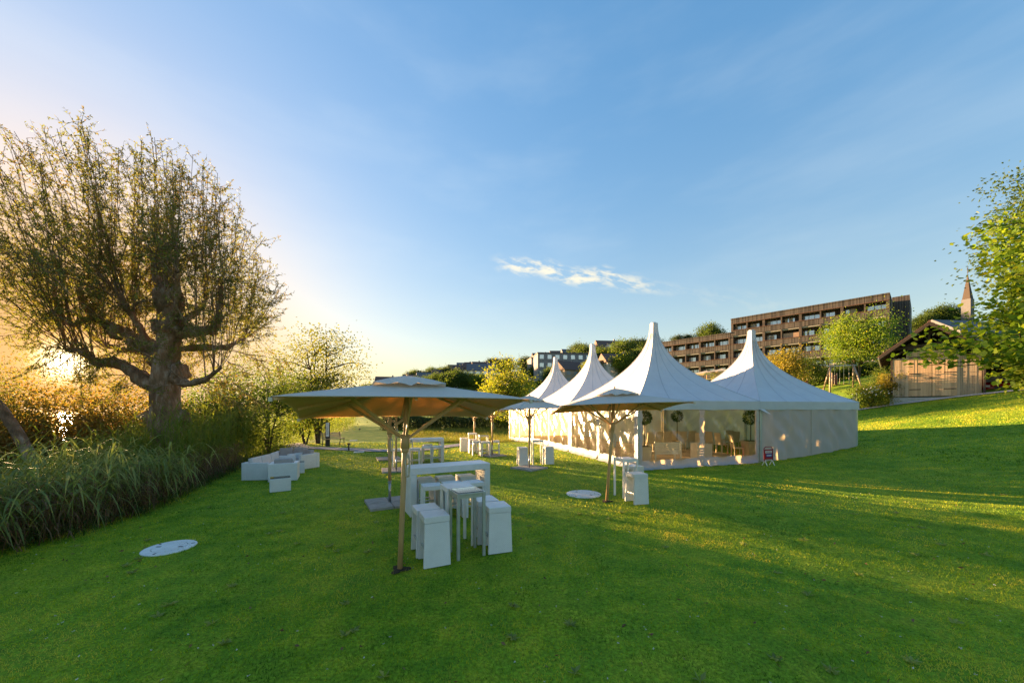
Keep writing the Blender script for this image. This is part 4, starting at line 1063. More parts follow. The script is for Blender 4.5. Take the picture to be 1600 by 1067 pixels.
# ------------------------------------------------------------------ the timber hotel on the slope
def cladding(name, cols, sc=5.0, ax=0):
    m, nt, N, L, b = _mat(name)
    st = [.02, .02, .02]; st[ax] = 1.0
    v = coords(N, L, 'Object', tuple(st))
    n = N.new('ShaderNodeTexNoise'); n.inputs['Scale'].default_value = sc; n.inputs['Detail'].default_value = 2; L.new(v, n.inputs['Vector'])
    w = noise(N, L, coords(N, L, 'Object'), .6, 4)
    c = ramp(N, L, n.outputs['Fac'], [(.30, cols[0]), (.45, cols[1]), (.55, cols[0]), (.66, cols[2])])
    L.new(mixc(N, L, .5, c, ramp(N, L, w, [(.35, (.7, .7, .7)), (.65, (1.2, 1.15, 1.1))]), 'MULTIPLY'), b.inputs['Base Color']); b.inputs['Roughness'].default_value = .8
    bump(N, L, b, n.outputs['Fac'], .6, .04)
    return m
M_clad = cladding('weathered_boards', [(.048, .041, .036), (.11, .092, .078), (.026, .022, .02)], 4.0, 0)
M_cladf = cladding('weathered_fins', [(.06, .047, .038), (.10, .076, .06), (.04, .032, .027)], 4.0, 2)
M_rail = plain('copper_edge', (.20, .10, .06), (.15, .075, .05), 2, .5)
M_rec = plain('loggia_wall', (.085, .07, .06), (.06, .05, .045), 1, .8)
def glass_dark():
    m, nt, N, L, b = _mat('window_glass'); b.inputs['Base Color'].default_value = (.05, .06, .07, 1); b.inputs['Roughness'].default_value = .04; b.inputs['Metallic'].default_value = .55
    b.inputs['Base Color'].default_value = (.62, .66, .70, 1)
    return m
M_win = glass_dark(); M_curt = plain('cream_curtain', (.56, .50, .42), (.46, .41, .34), 3, .9); M_wfr = plain('window_frame_wood', (.20, .12, .07), (.15, .09, .05), 4, .6)
M_slabc = plain('fair_concrete', (.40, .38, .36), (.32, .30, .28), 2, .8)
e_az = math.atan2(.747, -.664)
HO = Vector((63.6, 62.0, 0))
hotel = thing('timber_hotel', 'long dark timber-clad hotel with rows of recessed balconies on the slope', 'building', HO, e_az)
ST = 3.0; rh = random.Random(4)
def hotel_wing(x0, nb, bw, ztop, nst, depth, gap):
    x1 = x0 + nb * bw; zb = ztop - nst * ST - 4.0
    mb = MB(); mb.box(((x0 + x1) / 2, -depth / 2 - 1.7, (ztop + zb) / 2 - .1), (x1 - x0 - .1, depth - .1, ztop - zb - .3)); mb.build('core', M_rec, hotel)
    mb = MB(); mb.box(((x0 + x1) / 2, -depth / 2 - .4, ztop - .02), (x1 - x0 + .1, depth + 1.0, .22)); mb.build('roof', M_clad, hotel)
    for s in range(nst + 1):
        zf = ztop - s * ST
        hgt = 1.05 if s else .95
        for b_ in range(nb):
            xc = x0 + (b_ + .5) * bw
            mb = MB(); mb.box((xc, -.10, zf - .62 + hgt * .5 - (0 if s else .45)), (bw - .004, .16, hgt)); bd = mb.build('balcony_band', M_clad, hotel)
            mb = MB(); mb.box((xc, -.03, zf - .62 + hgt - (0 if s else .45) + .035 - (hgt + .07 if not s else 0)), (bw - .004, .26, .07)); mb.build('rail_edge', M_rail, bd)
        mb = MB(); mb.box(((x0 + x1) / 2, -.95, zf - .78 + .02 - (0 if s else .15)), (x1 - x0 - .2, 1.5, .22)); mb.build('floor_slab', M_slabc, hotel)
    for b_ in range(nb + 1):
        xf = x0 + b_ * bw; wd = .42 if b_ % 2 == 0 else .22
        mb = MB(); mb.box((min(max(xf, x0 + wd / 2), x1 - wd / 2), -.86, (ztop + zb) / 2 - .3), (wd, 1.62, ztop - zb - .65)); mb.build('fin', M_cladf, hotel)
    for s in range(nst):
        zf = ztop - (s + 1) * ST - .62
        for b_ in range(nb):
            xa = x0 + b_ * bw + .2; L_ = bw - .4; off = L_ * rh.choice([0, .0, .35, .45]) * (1 if rh.random() < .5 else 0)
            mb = MB(); w = L_ - off; xc = xa + off + w / 2; mb.box((xc, -1.66, zf + 1.15), (w, .05, 2.2)); wn_ = mb.build('window', M_win, hotel)
            k = max(2, int(w / .75))
            for q in range(k + 1):
                mb = MB(); mb.box((xc - w / 2 + w * q / k, -1.62, zf + 1.15), (.07, .07, 2.2)); mb.build('mullion', M_wfr, wn_)
            if rh.random() < .6:
                for q in range(rh.randint(1, 3)):
                    mb = MB(); cw = rh.uniform(.25, .6); mb.box((xc + rh.uniform(-.4, .4) * w, -1.60 + q * .012, zf + 1.15), (cw, .008, 2.1)); mb.build('curtain', M_curt, wn_)
hotel_wing(0.0, 8, 3.01, 21.9, 4, 14, 0)
hotel_wing(24.2, 5, 3.2, 19.0, 3, 14, 0)
mb = MB(); mb.box((-1.05, -15, 13.4), (2.2, 14, 18.8)); mb.build('side_volume', M_clad, hotel)
mb = MB(); mb.box((-.03, -7.0, 13.2), (.10, 9.0, 17.2)); mb.build('end_wall', M_cladf, hotel)
mb = MB(); mb.box((-1.05, -15, 18.2), (2.3, 14.1, .12)); mb.build('copper_band', M_rail, hotel)
# blue towel and closed blind in the balconies
mb = MB(); mb.box((7.4, .02, 15.55), (1.2, .05, .55)); mb.build('hanging_towel', plain('blue_towel', (.05, .14, .34), None, 3, .9), hotel)
mb = MB(); mb.box((13.5, -.35, 16.6), (2.6, .05, 1.5)); mb.build('drawn_blind', plain('tan_blind', (.36, .24, .16), None, 3, .8), hotel)
# ---- terrace below the hotel
M_ter = fabric('terrace_canvas', (.62, .56, .48), .25, (.7, .55, .38), .1, 3)
def small_parasol(label, x, y, d, w):
    p = px(x, y, d); z = gz(p.x, p.y); t = thing('terrace_parasol', label, 'parasol', (p.x, p.y, z), rng.uniform(0, .8), 'cream parasols on the hotel terrace')
    h = p.z - z; mb = MB(); c = w / 2
    mb.add([(-c, -c, h - .25), (c, -c, h - .25), (c, c, h - .25), (-c, c, h - .25), (0, 0, h + .35)], [(0, 1, 4), (1, 2, 4), (2, 3, 4), (3, 0, 4)]); mb.build('canopy', M_ter, t)
    mb = MB(); mb.box((0, -c, h - .33), (2 * c, .02, .16)); mb.build('canopy_hem', M_ter, t)
    mb = MB(); mb.tube([(0, 0, -.1), (0, 0, h + .4)], .06, 6); mb.build('pole', M_pole, t)
for x, y, d, w, lb in [(1268, 571, 56, 4.2, 'cream terrace parasol left of the swing frame'), (1318, 568, 55, 4.0, 'cream terrace parasol behind the swing frame'), (1364, 566, 54, 4.2, 'cream terrace parasol between the big tree and the barn'),
                       (1104, 582, 68, 4.0, 'orange-lit terrace parasol seen between the two front tent peaks'), (1128, 579, 66, 4.4, 'pale terrace parasol beside the closed tent peak'), (1228, 576, 58, 4.0, 'cream terrace parasol behind the autumn tree')]:
    small_parasol(lb, x, y, d, w)
def terrace(label, x0, x1, d, z0, h):
    a, b = px(x0, 600, d), px(x1, 600, d); t = thing('terrace_wall', label, 'wall', (0, 0, 0))
    n = max(3, int((b - a).length / 2.2))
    for k in range(n):
        q0, q1 = a.lerp(b, k / n), a.lerp(b, (k + .97) / n); zz_ = gz((q0.x + q1.x) / 2, (q0.y + q1.y) / 2)
        mb = MB(); mb.bar((q0.x, q0.y, zz_ + h / 2 - .2), (q1.x, q1.y, zz_ + h / 2 - .2), .3, h + .4); mb.build('wall_panel', M_rec, t)
terrace('dark low wall under the terrace parasols', 1165, 1395, 60, 0, 1.5)
# ---- swing, play panels, fence
M_log = wood_mat('round_timber', (.34, .25, .17), (.25, .18, .12))
M_playred = plain('red_play_board', (.30, .05, .025), (.24, .04, .02), 3, .6)
def G(x, d):
    X = (x - 800) / F * d; return Vector((X, d, gz(X, d)))
SA, SB = G(1291, 40), G(1340, 39); tz = (SA.z + SB.z) / 2 + 2.55
t = thing('swing_frame', 'round-timber swing frame with two seats behind the tent', 'swing', SA); SB0 = SB - SA
along = Vector((SB0.x, SB0.y, 0)).normalized(); acr = Vector((-along.y, along.x, 0))
ta, tb = Vector((0, 0, tz - SA.z)) + along * .35, Vector((SB0.x, SB0.y, tz - SA.z)) - along * .35
for top, foot in ((ta, Vector((0, 0, 0))), (tb, SB0)):
    for s in (-1, 1):
        f = foot + acr * s * .95; f.z = gz(SA.x + f.x, SA.y + f.y) - SA.z - .1
        mb = MB(); mb.tube([f, top + (top - f).normalized() * .12], .085, 8); mb.build('leg', M_log, t, True)
mb = MB(); mb.tube([ta - along * .3, tb + along * .3], .06, 8); mb.build('beam', M_steel, t, True)
for k in (.3, .7):
    c = ta.lerp(tb, k); mb = MB(); mb.box(c + Vector((0, 0, -2.0)), (.5, .2, .05), rz=math.atan2(along.y, along.x)); st_ = mb.build('seat', M_playred, t)
    for s in (-1, 1):
        mb = MB(); mb.tube([c + along * s * .22, c + along * s * .22 + Vector((0, 0, -2.0))], .016, 5); mb.build('rope', M_rope, st_)
for x, d, w, h, lb in [(1304, 44, 1.1, 1.1, 'red wooden play panel behind the swing seats'), (1258, 46, 1.0, 1.0, 'red wooden play panel left of the swing')]:
    p = G(x, d); t = thing('play_panel', lb, 'play panel', p, .5)
    mb = MB(); mb.box((0, 0, h / 2 + .25), (w, .08, h), bev=.02); mb.build('panel', M_playred, t)
    for s in (-1, 1): mb = MB(); mb.tube([(s * (w / 2 + .06), 0, -.1), (s * (w / 2 + .06), 0, h + .5)], .07, 8); mb.build('post', M_log, t, True)
M_fence = plain('green_fence_post', (.10, .16, .13), (.07, .12, .1), 5, .6)
FA, FB = G(1331, 26.0), G(1339, 29.0); t = thing('wire_fence', 'short green wire-mesh fence with posts by the rose bush', 'fence', FA)
for q in (Vector((0, 0, 0)), FB - FA): mb = MB(); mb.tube([q + Vector((0, 0, -.1)), q + Vector((0, 0, 1.15))], .04, 8); mb.build('post', M_fence, t, True)
mb = MB(); 
for k in range(10): mb.tube([Vector((0, 0, .08 + k * .11)), FB - FA + Vector((0, 0, .08 + k * .11))], .006, 4)
for k in range(24): q = (FB - FA) * (k / 24); mb.tube([q + Vector((0, 0, .05)), q + Vector((0, 0, 1.1))], .004, 4)
w = mb.build('wire_mesh', M_steel, t); w['kind'] = 'stuff'
mb = MB(); mb.tube([Vector((0, 0, .9)), Vector((-1.1, -.2, -.1))], .02, 6); mb.build('brace', M_fence, t)
# ------------------------------------------------------------------ the barn and carport
def plank_mat(name, cols):
    m, nt, N, L, b = _mat(name)
    oi = N.new('ShaderNodeObjectInfo'); v = coords(N, L, 'Object', (6, 6, .35))
    f = noise(N, L, v, 3, 6, .65)
    c = ramp(N, L, f, [(.3, cols[0]), (.55, cols[1]), (.75, cols[2])])
    L.new(mixc(N, L, .7, c, ramp(N, L, oi.outputs['Random'], [(0, (.65, .63, .6)), (1, (1.25, 1.2, 1.15))]), 'MULTIPLY'), b.inputs['Base Color']); b.inputs['Roughness'].default_value = .8
    bump(N, L, b, f, .3, .01); return m
M_plank = plank_mat('grey_planks', [(.56, .44, .31), (.46, .36, .25), (.28, .22, .16)]); M_door = plank_mat('door_planks', [(.68, .47, .28), (.60, .41, .24), (.46, .31, .18)])
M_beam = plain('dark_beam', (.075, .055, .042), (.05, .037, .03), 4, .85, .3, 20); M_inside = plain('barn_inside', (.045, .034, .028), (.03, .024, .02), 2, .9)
M_tile = plain('roof_tile', (.20, .10, .065), (.13, .07, .05), 2.5, .8, .3, 12)
BZ = gz(28.7, 25.0) + .06; BX0, BX1, BY, BD = 25.85, 31.75, 25.0, 8.0
barn = thing('timber_barn', 'old timber barn with plank doors and open gable truss on the rise', 'barn', (0, 0, 0))
def planks(x0, x1, z0, z1, n, mat, yo, nm='plank', par=None):
    w = (x1 - x0) / n
    for k in range(n):
        mb = MB(); dz = rh.uniform(-.02, .02); mb.box((x0 + w * (k + .5), yo + rh.uniform(-.006, .006), (z0 + z1 + dz) / 2), (w - .012, .03, z1 - z0 + dz)); mb.build(nm, mat, par or barn)
zt = 5.90
planks(BX0 + .12, 26.98, BZ + .05, zt, 8, M_plank, BY); planks(30.40, BX1 - .02, BZ + .05, zt + .02, 9, M_plank, BY)
for (x0, x1, n) in ((27.12, 28.72, 8), (28.75, 30.36, 8)):
    mb = MB(); mb.box(((x0 + x1) / 2, BY + .02, (BZ + .12 + 6.28) / 2), (x1 - x0 - .02, .04, 6.28 - BZ - .14)); dr = mb.build('door', M_door, barn)
    planks(x0, x1, BZ + .08, 6.3, n, M_door, BY - .03, 'door_plank', dr)
    for z in (BZ + .55, BZ + 1.65, BZ + 2.75):
        xa = x0 + .05 if x0 < 28 else x1 - .85
        mb = MB(); mb.box((xa + .4, BY - .056, z), (.8, .02, .05)); mb.build('hinge_strap', M_dark, dr)
mb = MB(); mb.box((28.66, BY - .065, BZ + 1.35), (.22, .03, .07)); mb.build('door_latch', M_dark, barn)
for x in (BX0 + .04, 27.04, 30.38, BX1 + .03): mb = MB(); mb.box((x, BY + .06, (BZ + 6.15) / 2 + (0 if x < 27 else .05)), (.16, .16, 6.15 - BZ)); mb.build('post', M_plank if x > 26 else M_beam, barn)
RX, RZ_ = 28.5, 8.05
for nm_, a, b in [('tie_beam', (25.6, 6.55), (32.0, 6.95)), ('collar_beam', (27.0, 6.5), (30.6, 6.5)), ('king_post', (28.55, 6.7), (28.55, 7.75)), ('brace', (28.6, 7.6), (30.2, 6.85)), ('brace', (28.5, 7.5), (27.0, 6.75)), ('brace', (26.0, 6.0), (27.0, 6.55)), ('brace', (30.4, 6.0), (29.6, 6.6))]:
    mb = MB(); mb.bar((a[0], BY + .05 + .13 * (nm_ == 'brace'), a[1]), (b[0], BY + .05 + .13 * (nm_ == 'brace'), b[1]), .14, .17); mb.build(nm_, M_beam, barn)
for side, (xe, ze) in (('left', (24.95, 5.95)), ('right', (32.6, 5.95))):
    nrm = Vector((-(RZ_ - ze), 0, RX - xe)); nrm = nrm if nrm.z > 0 else -nrm; nrm.normalize()
    y0, y1 = BY - .75, BY + BD; a, b = Vector((xe, 0, ze)), Vector((RX, 0, RZ_))
    V = [Vector((p.x, y, p.z)) + nrm * k for k in (0, .10) for y in (y0, y1) for p in (a, b)]
    mb = MB(); mb.add(V, [(0, 1, 3, 2), (4, 6, 7, 5), (0, 4, 5, 1), (2, 3, 7, 6), (0, 2, 6, 4), (1, 5, 7, 3)]); rf = mb.build('roof', M_tile, barn)
    n = 13
    for k in range(n):
        q0, q1 = a.lerp(b, k / n), a.lerp(b, (k + 1.1) / n); mb = MB()
        V = [Vector((p.x, y, p.z)) + nrm * h for y in (y0 - .03, y1) for p, h in ((q0, .102), (q0, .15), (q1, .125), (q1, .104))]
        mb.add(V, [(0, 1, 2, 3), (7, 6, 5, 4), (0, 4, 5, 1), (1, 5, 6, 2), (2, 6, 7, 3), (3, 7, 4, 0)]); mb.build('tile_course', M_tile, rf)
    for k in range(9):
        y = y0 + .12 + k * 1.02; mb = MB(); mb.bar(Vector((xe, y, ze)) - nrm * .07, Vector((RX, y, RZ_)) - nrm * .07, .09, .13); mb.build('rafter', M_beam, barn)
    mb = MB(); mb.bar(Vector((xe + .0, y0 - .04, ze)) + nrm * .0, Vector((RX, y0 - .04, RZ_)) + nrm * .0, .03, .2); mb.build('barge_board', M_beam, barn)
mb = MB(); mb.tube([(RX, BY - .8, RZ_ + .12), (RX, BY + BD, RZ_ + .12)], .11, 8); mb.build('ridge_tiles', M_tile, barn)
mb = MB(); mb.tube([(24.92, BY - .75, 5.93), (24.92, BY + BD, 5.93)], .06, 8); mb.build('gutter', M_steel, barn)
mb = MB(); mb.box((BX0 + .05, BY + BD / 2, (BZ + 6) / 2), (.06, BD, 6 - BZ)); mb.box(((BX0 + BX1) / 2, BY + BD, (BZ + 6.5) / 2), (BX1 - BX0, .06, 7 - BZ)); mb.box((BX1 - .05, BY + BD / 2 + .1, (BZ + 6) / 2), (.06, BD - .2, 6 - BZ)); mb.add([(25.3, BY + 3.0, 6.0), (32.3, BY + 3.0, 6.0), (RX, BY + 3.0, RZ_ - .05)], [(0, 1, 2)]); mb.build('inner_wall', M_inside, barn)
mb = MB(); mb.box(((BX0 + BX1 + 4.6) / 2, BY + BD / 2, BZ - .30), (BX1 - BX0 + 4.9, BD + .2, .60)); mb.build('plinth', M_conc, barn)
# carport
cp = thing('carport', 'dark open carport attached to the barn', 'carport', (0, 0, 0))
mb = MB(); mb.box((BX1 + 2.45, BY + 4.0, 5.85), (4.9, 8.6, .14), rot=Euler((0, R(6), 0))); mb.build('roof', M_tile, cp)
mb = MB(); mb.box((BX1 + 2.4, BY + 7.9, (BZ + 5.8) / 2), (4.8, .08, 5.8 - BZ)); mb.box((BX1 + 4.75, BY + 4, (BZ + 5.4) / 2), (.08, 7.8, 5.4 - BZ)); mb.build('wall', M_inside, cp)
for x in (BX1 + .25, BX1 + 4.65): mb = MB(); mb.box((x, BY - .1, (BZ + 5.6) / 2), (.15, .15, 5.5 - BZ)); mb.build('post', M_beam, cp)
# red car, nose towards the lawn
# turn the barn and its carport about the front corner so that the gable faces the lawn
BM = Matrix.Translation((27.3, 26.5, 0)) @ Matrix.Rotation(R(-46), 4, 'Z') @ Matrix.Diagonal((.673, 1, 1, 1))
for o in (barn, cp):
    for c_ in o.children: c_.matrix_parent_inverse = Matrix.Translation((-BX0, -BY, 0))
    o.location = (27.3, 26.5, 0); o.rotation_euler = (0, 0, R(-46)); o.scale = (.673, 1, 1)
car = thing('parked_car', 'red car parked nose-out in the dark carport', 'car', (33.3, 25.4, BZ + .004), R(-46))
M_car = plain('red_paint', (.30, .012, .018), (.26, .01, .015), 2, .2, 0, 40, 0, (1, 1, 1), .6); M_tyre = plain('tyre', (.02, .02, .02), None, 8, .8); M_head = plain('headlight', (.6, .6, .58), None, 5, .15)
prof = [(-2.05, .35), (-2.08, .62), (-1.98, .80), (-1.15, .98), (-.55, 1.40), (.2, 1.50), (1.2, 1.46), (1.75, 1.05), (1.98, .95), (2.02, .40)]
V = []; n = len(prof)
for y, z in prof:
    for q, wz in ((-1, 0), (-.93, 1)): pass
secs = []
for x, k in ((-.84, .92), (-.78, .985), (-.4, 1.0), (0, 1.004), (.4, 1.0), (.78, .985), (.84, .92)):
    for y, z in prof: V.append((x * (1 if z < 1.0 else .84), y * k, .33 + (z - .33) * k))
Fs = [(i * n + j, i * n + j + 1, (i + 1) * n + j + 1, (i + 1) * n + j) for i in range(6) for j in range(n - 1)] + [tuple(range(n))[::-1], tuple(range(6 * n, 7 * n))] + [(i * n + n - 1, i * n, (i + 1) * n, (i + 1) * n + n - 1) for i in range(6)]
mb = MB(); mb.add(V, Fs); mb.build('body', M_car, car, True)
mb = MB(); mb.add([(-.60, -1.10, 1.02), (.60, -1.10, 1.02), (.50, -.60, 1.39), (-.50, -.60, 1.39)], [(0, 1, 2, 3)]); mb.build('windscreen', M_win, car)
mb = MB(); mb.box((0, -2.07, .60), (.5, .04, .16), bev=.01); mb.build('grille', M_dark, car)
mb = MB(); mb.box((0, -2.10, .42), (.48, .02, .11)); mb.build('number_plate', M_white, car)
mb = MB(); mb.box((0, -2.04, .33), (1.5, .10, .16), bev=.02); mb.build('bumper', M_dark, car)
for s in (-1, 1):
    mb = MB(); mb.box((s * .56, -2.02, .70), (.30, .10, .14), rz=s * .15, bev=.03); mb.build('headlight', M_head, car, True)
    mb = MB(); mb.box((s * .92, -.75, 1.02), (.16, .10, .12), bev=.02); mb.build('mirror', M_car, car, True)
    for y in (-1.3, 1.3):
        mb = MB(); V = []; k = 16
        for xx, rr in ((-.09, .30), (-.07, .325), (.07, .325), (.09, .30)):
            for q in range(k): V.append((s * .74 + xx, y + rr * math.cos(q * 2 * math.pi / k), .328 + rr * math.sin(q * 2 * math.pi / k)))
        mb.add(V, [(i * k + q, i * k + (q + 1) % k, (i + 1) * k + (q + 1) % k, (i + 1) * k + q) for i in range(3) for q in range(k)] + [tuple(range(k))[::-1], tuple(range(3 * k, 4 * k))]); mb.build('wheel', M_tyre, car)
# ------------------------------------------------------------------ houses on the hillside, church
M_walls = [plain('render_white', (.52, .50, .47), (.44, .42, .40), 1, .9), plain('render_grey', (.24, .24, .24), (.19, .19, .19), 1, .9), plain('render_warm', (.46, .36, .27), (.40, .30, .22), 1, .9)]
M_roofs = [plain('roof_brown', (.14, .08, .06), (.10, .06, .045), 2, .8), plain('roof_grey', (.13, .13, .14), (.10, .10, .11), 2, .8)]
def house(label, x, y, w, d_, h, rz, wm, rm, flat=False, rows=2, cols=3, name='house'):
    p = hit(x, y); t = thing(name, label, 'house', p, rz, 'houses on the hillside')
    mb = MB(); mb.box((0, 0, h / 2 - .6), (w, d_, h + 1.2)); mb.build('wall', M_walls[wm], t)
    mb = MB()
    if flat: mb.box((0, 0, h + .15), (w + .5, d_ + .5, .3))
    else:
        o = .5; r_ = min(w, d_) * .42
        V = [(-w / 2 - o, -d_ / 2 - o, h - .15), (w / 2 + o, -d_ / 2 - o, h - .15), (w / 2 + o, d_ / 2 + o, h - .15), (-w / 2 - o, d_ / 2 + o, h - .15), (-w / 2 - o, 0, h + r_), (w / 2 + o, 0, h + r_)]
        mb.add(V, [(0, 1, 5, 4), (2, 3, 4, 5), (0, 4, 3), (1, 2, 5), (3, 2, 1, 0)])
    rf = mb.build('roof', M_roofs[rm], t)
    if not flat: mb = MB(); mb.box((w * .25, d_ * .1, h + min(w, d_) * .42), (.7, .7, 1.8)); mb.build('chimney', M_walls[1], rf)
    for i in range(cols):
        for j in range(rows):
            mb = MB(); mb.box(((i + .5) / cols * w - w / 2, -d_ / 2 - .02, (j + .55) * h / rows), (w / cols * .5, .08, h / rows * .48)); f = mb.build('window', M_win, t)
            mb = MB(); mb.box(((i + .5) / cols * w - w / 2, -d_ / 2 - .05, (j + .55) * h / rows - h / rows * .27), (w / cols * .56, .14, .12)); mb.build('sill', M_walls[0], f)
HH = [(716, 592, 12, 9, 5, .2, 0, 0, 0, 2, 3, 'white gabled house below the brown field'), (728, 590, 11, 9, 6, .1, 0, 1, 0, 2, 3, 'grey-roofed white house in the row below the field'), (741, 590, 12, 9, 6, -.1, 0, 0, 0, 2, 3, 'white house in the middle of the row below the field'), (753, 591, 11, 9, 6, .2, 2, 0, 0, 2, 3, 'warm-coloured house at the right end of the field row'),
      (752, 598, 14, 9, 6, .1, 0, 1, 0, 2, 4, 'grey-roofed house left of the yellow-green tree'), (697, 606, 12, 9, 5, 0, 0, 0, 0, 2, 3, 'small white house among the trees beyond the parasol'), (668, 608, 10, 8, 5, .3, 0, 1, 0, 2, 3, 'pale house half hidden by the round wooded hill'),
      (853, 592, 16, 10, 9, .15, 1, 1, 1, 3, 5, 'grey flat-roofed block left of the farthest tent peak'), (884, 592, 26, 11, 10, .1, 1, 1, 1, 3, 8, 'long grey flat-roofed block between the two far tent peaks'), (888, 600, 10, 9, 5, .5, 2, 0, 0, 2, 3, 'brown gabled house under the long grey block'), (846, 576, 11, 9, 6, .1, 2, 0, 0, 2, 3, 'reddish house on the hill left of the farthest tent peak'),
      (876, 571, 12, 9, 5, 0, 2, 0, 0, 2, 3, 'warm house above the long grey block'), (890, 573, 8, 8, 6, .1, 0, 1, 0, 2, 3, 'bright white house above the long grey block'), (951, 562, 13, 9, 6, .1, 2, 0, 0, 2, 4, 'sunlit cream house high on the hill right of the second tent'), (965, 562, 12, 9, 7, 0, 0, 1, 1, 2, 4, 'white modern house high on the hill right of the second tent'),
      (950, 566, 10, 8, 4, .1, 0, 0, 0, 1, 3, 'small cream house on the slope below the hilltop houses'), (964, 590, 11, 8, 5, .2, 0, 0, 0, 2, 3, 'low house in the trees right of the second tent'), (605, 612, 12, 9, 5, .2, 2, 0, 0, 2, 3, 'small house at the foot of the far ridge left'), (650, 611, 12, 8, 5, .1, 0, 0, 0, 2, 3, 'white house below the round wooded hill')]
for x, y, w, d_, h, rz, wm, rm, fl_, rows, cols, lb in HH: house(lb, x, y, w, d_, h, rz, wm, rm, bool(fl_), rows, cols)
p = G(1484, 58); t = thing('house', 'dark-roofed house behind the barn ridge', 'house', p, .1, 'houses on the hillside')
zr = EYE + 140 * 58 / F - p.z; mb = MB(); mb.box((0, 0, zr / 2 - 2.2), (6.5, 8, zr - 2)); mb.build('wall', M_walls[1], t)
mb = MB(); mb.add([(-3.6, -4.4, zr - 3), (3.6, -4.4, zr - 3), (3.6, 4.4, zr - 3), (-3.6, 4.4, zr - 3), (-3.2, 0, zr), (3.2, 0, zr)], [(0, 1, 5, 4), (2, 3, 4, 5), (0, 4, 3), (1, 2, 5)]); mb.build('roof', M_roofs[1], t)
p = G(1512, 120); t = thing('church_tower', 'church tower with slender dark spire beyond the barn', 'church', p, .3); zs_ = EYE + 172 * 120 / F - p.z; ztp = EYE + 213 * 120 / F - p.z
mb = MB(); mb.box((0, 0, zs_ / 2), (2.1, 2.1, zs_)); mb.build('tower', M_roofs[1], t)
mb = MB(); mb.add([(-.95, -.95, zs_ - .3), (.95, -.95, zs_ - .3), (.95, .95, zs_ - .3), (-.95, .95, zs_ - .3), (0, 0, ztp)], [(0, 1, 4), (1, 2, 4), (2, 3, 4), (3, 0, 4)]); sp = mb.build('spire', M_beam, t)
mb = MB(); mb.box((0, 0, ztp + .9), (.16, .16, 2.0)); mb.box((0, 0, ztp + 1.3), (.9, .14, .14)); mb.build('cross', M_dark, sp)
# ------------------------------------------------------------------ trees of the middle and far ground
tA = {k: meshed(tree_data(8, 1.4, 3.3, 6000, .34, 60 + i, 60, .5, .2, .18), LM[k]) for i, k in enumerate(('yellow', 'mid', 'dark', 'autumn'))}
p = G(797, 46); put_tree('field_tree', 'sunlit yellow-green tree left of the farthest tent', (p.x, p.y, p.z - .3), meshed(tree_data(9.0, 1.2, 3.6, 9500, .26, 71, 80, .45, .19, .2), LM['yellow']), LM['yellow'])
p = G(1340, 45); put_tree('orchard_tree', 'big yellow-green tree in front of the timber hotel', (p.x, p.y, p.z - .2), meshed(tree_data(8.9, 1.6, 3.8, 17000, .19, 72, 110, .45, .16, .24, 3), LM['big']), LM['big'])
p = G(1226, 44); put_tree('orchard_tree', 'yellowing autumn tree behind the closed tent', (p.x, p.y, p.z - .2), meshed(tree_data(6.0, .8, 2.6, 8000, .20, 73, 60, .4, .2, .14, 2), LM['autumn']), LM['autumn'])
p = G(1262, 47); put_tree('orchard_tree', 'low green tree between the autumn tree and the big tree', (p.x, p.y, p.z - .2), meshed(tree_data(4.4, .5, 2.2, 6000, .18, 74, 50, .4, .2, .1, 2), LM['mid']), LM['mid'])
def bush(label, x, d, H, rx, n, mt, seed, leaf=.1):
    p = G(x, d); return put_tree('bush', label, (p.x, p.y, p.z - .1), meshed(tree_data(H, .05, rx, n, leaf, seed, 46, .4, .22, .05, 4), LM[mt]), LM[mt], 'bushes on the slope', cat='bush', stem='stems')
bush('round green bush with white roses by the wire fence', 1362, 27, 1.7, 1.25, 5000, 'yellow', 81); bush('larger dark bush left of the barn', 1385, 29.5, 2.2, 1.4, 5500, 'mid', 82); bush('flowering climber at the barn corner', 1391, 26.6, 2.9, .7, 3000, 'autumn', 83)
bush('clipped hedge bush on the terrace above the tents', 1140, 66, 3.2, 3.4, 5200, 'yellow', 84, .2)
r = np.random.default_rng(3); p = G(1368, 26.3); LP = np.array([p.x, p.y, p.z + 1.25]) + r.normal(size=(60, 3)) * np.array([.5, .25, .2]); 
w = crown_part('rose_blooms', [LP], [r.normal(size=(60, 3))], .11, .10, M_clov, None, np.zeros(3), r); tag(w, 'white rose blooms on the round bush', 'flowers', kind='stuff')
for i, x in enumerate(range(1236, 1402, 15)):
    bush(f'tall ornamental grass clump number {i + 1} from the tent along the terrace' if False else ['leftmost', 'second', 'third', 'fourth', 'fifth', 'sixth', 'seventh', 'eighth', 'ninth', 'tenth', 'eleventh', 'rightmost'][i] + ' clump of the green hedge below the terrace parasols', x, 51 - i * .25, 1.9, 1.25, 2600, 'mid', 100 + i % 3, .16)
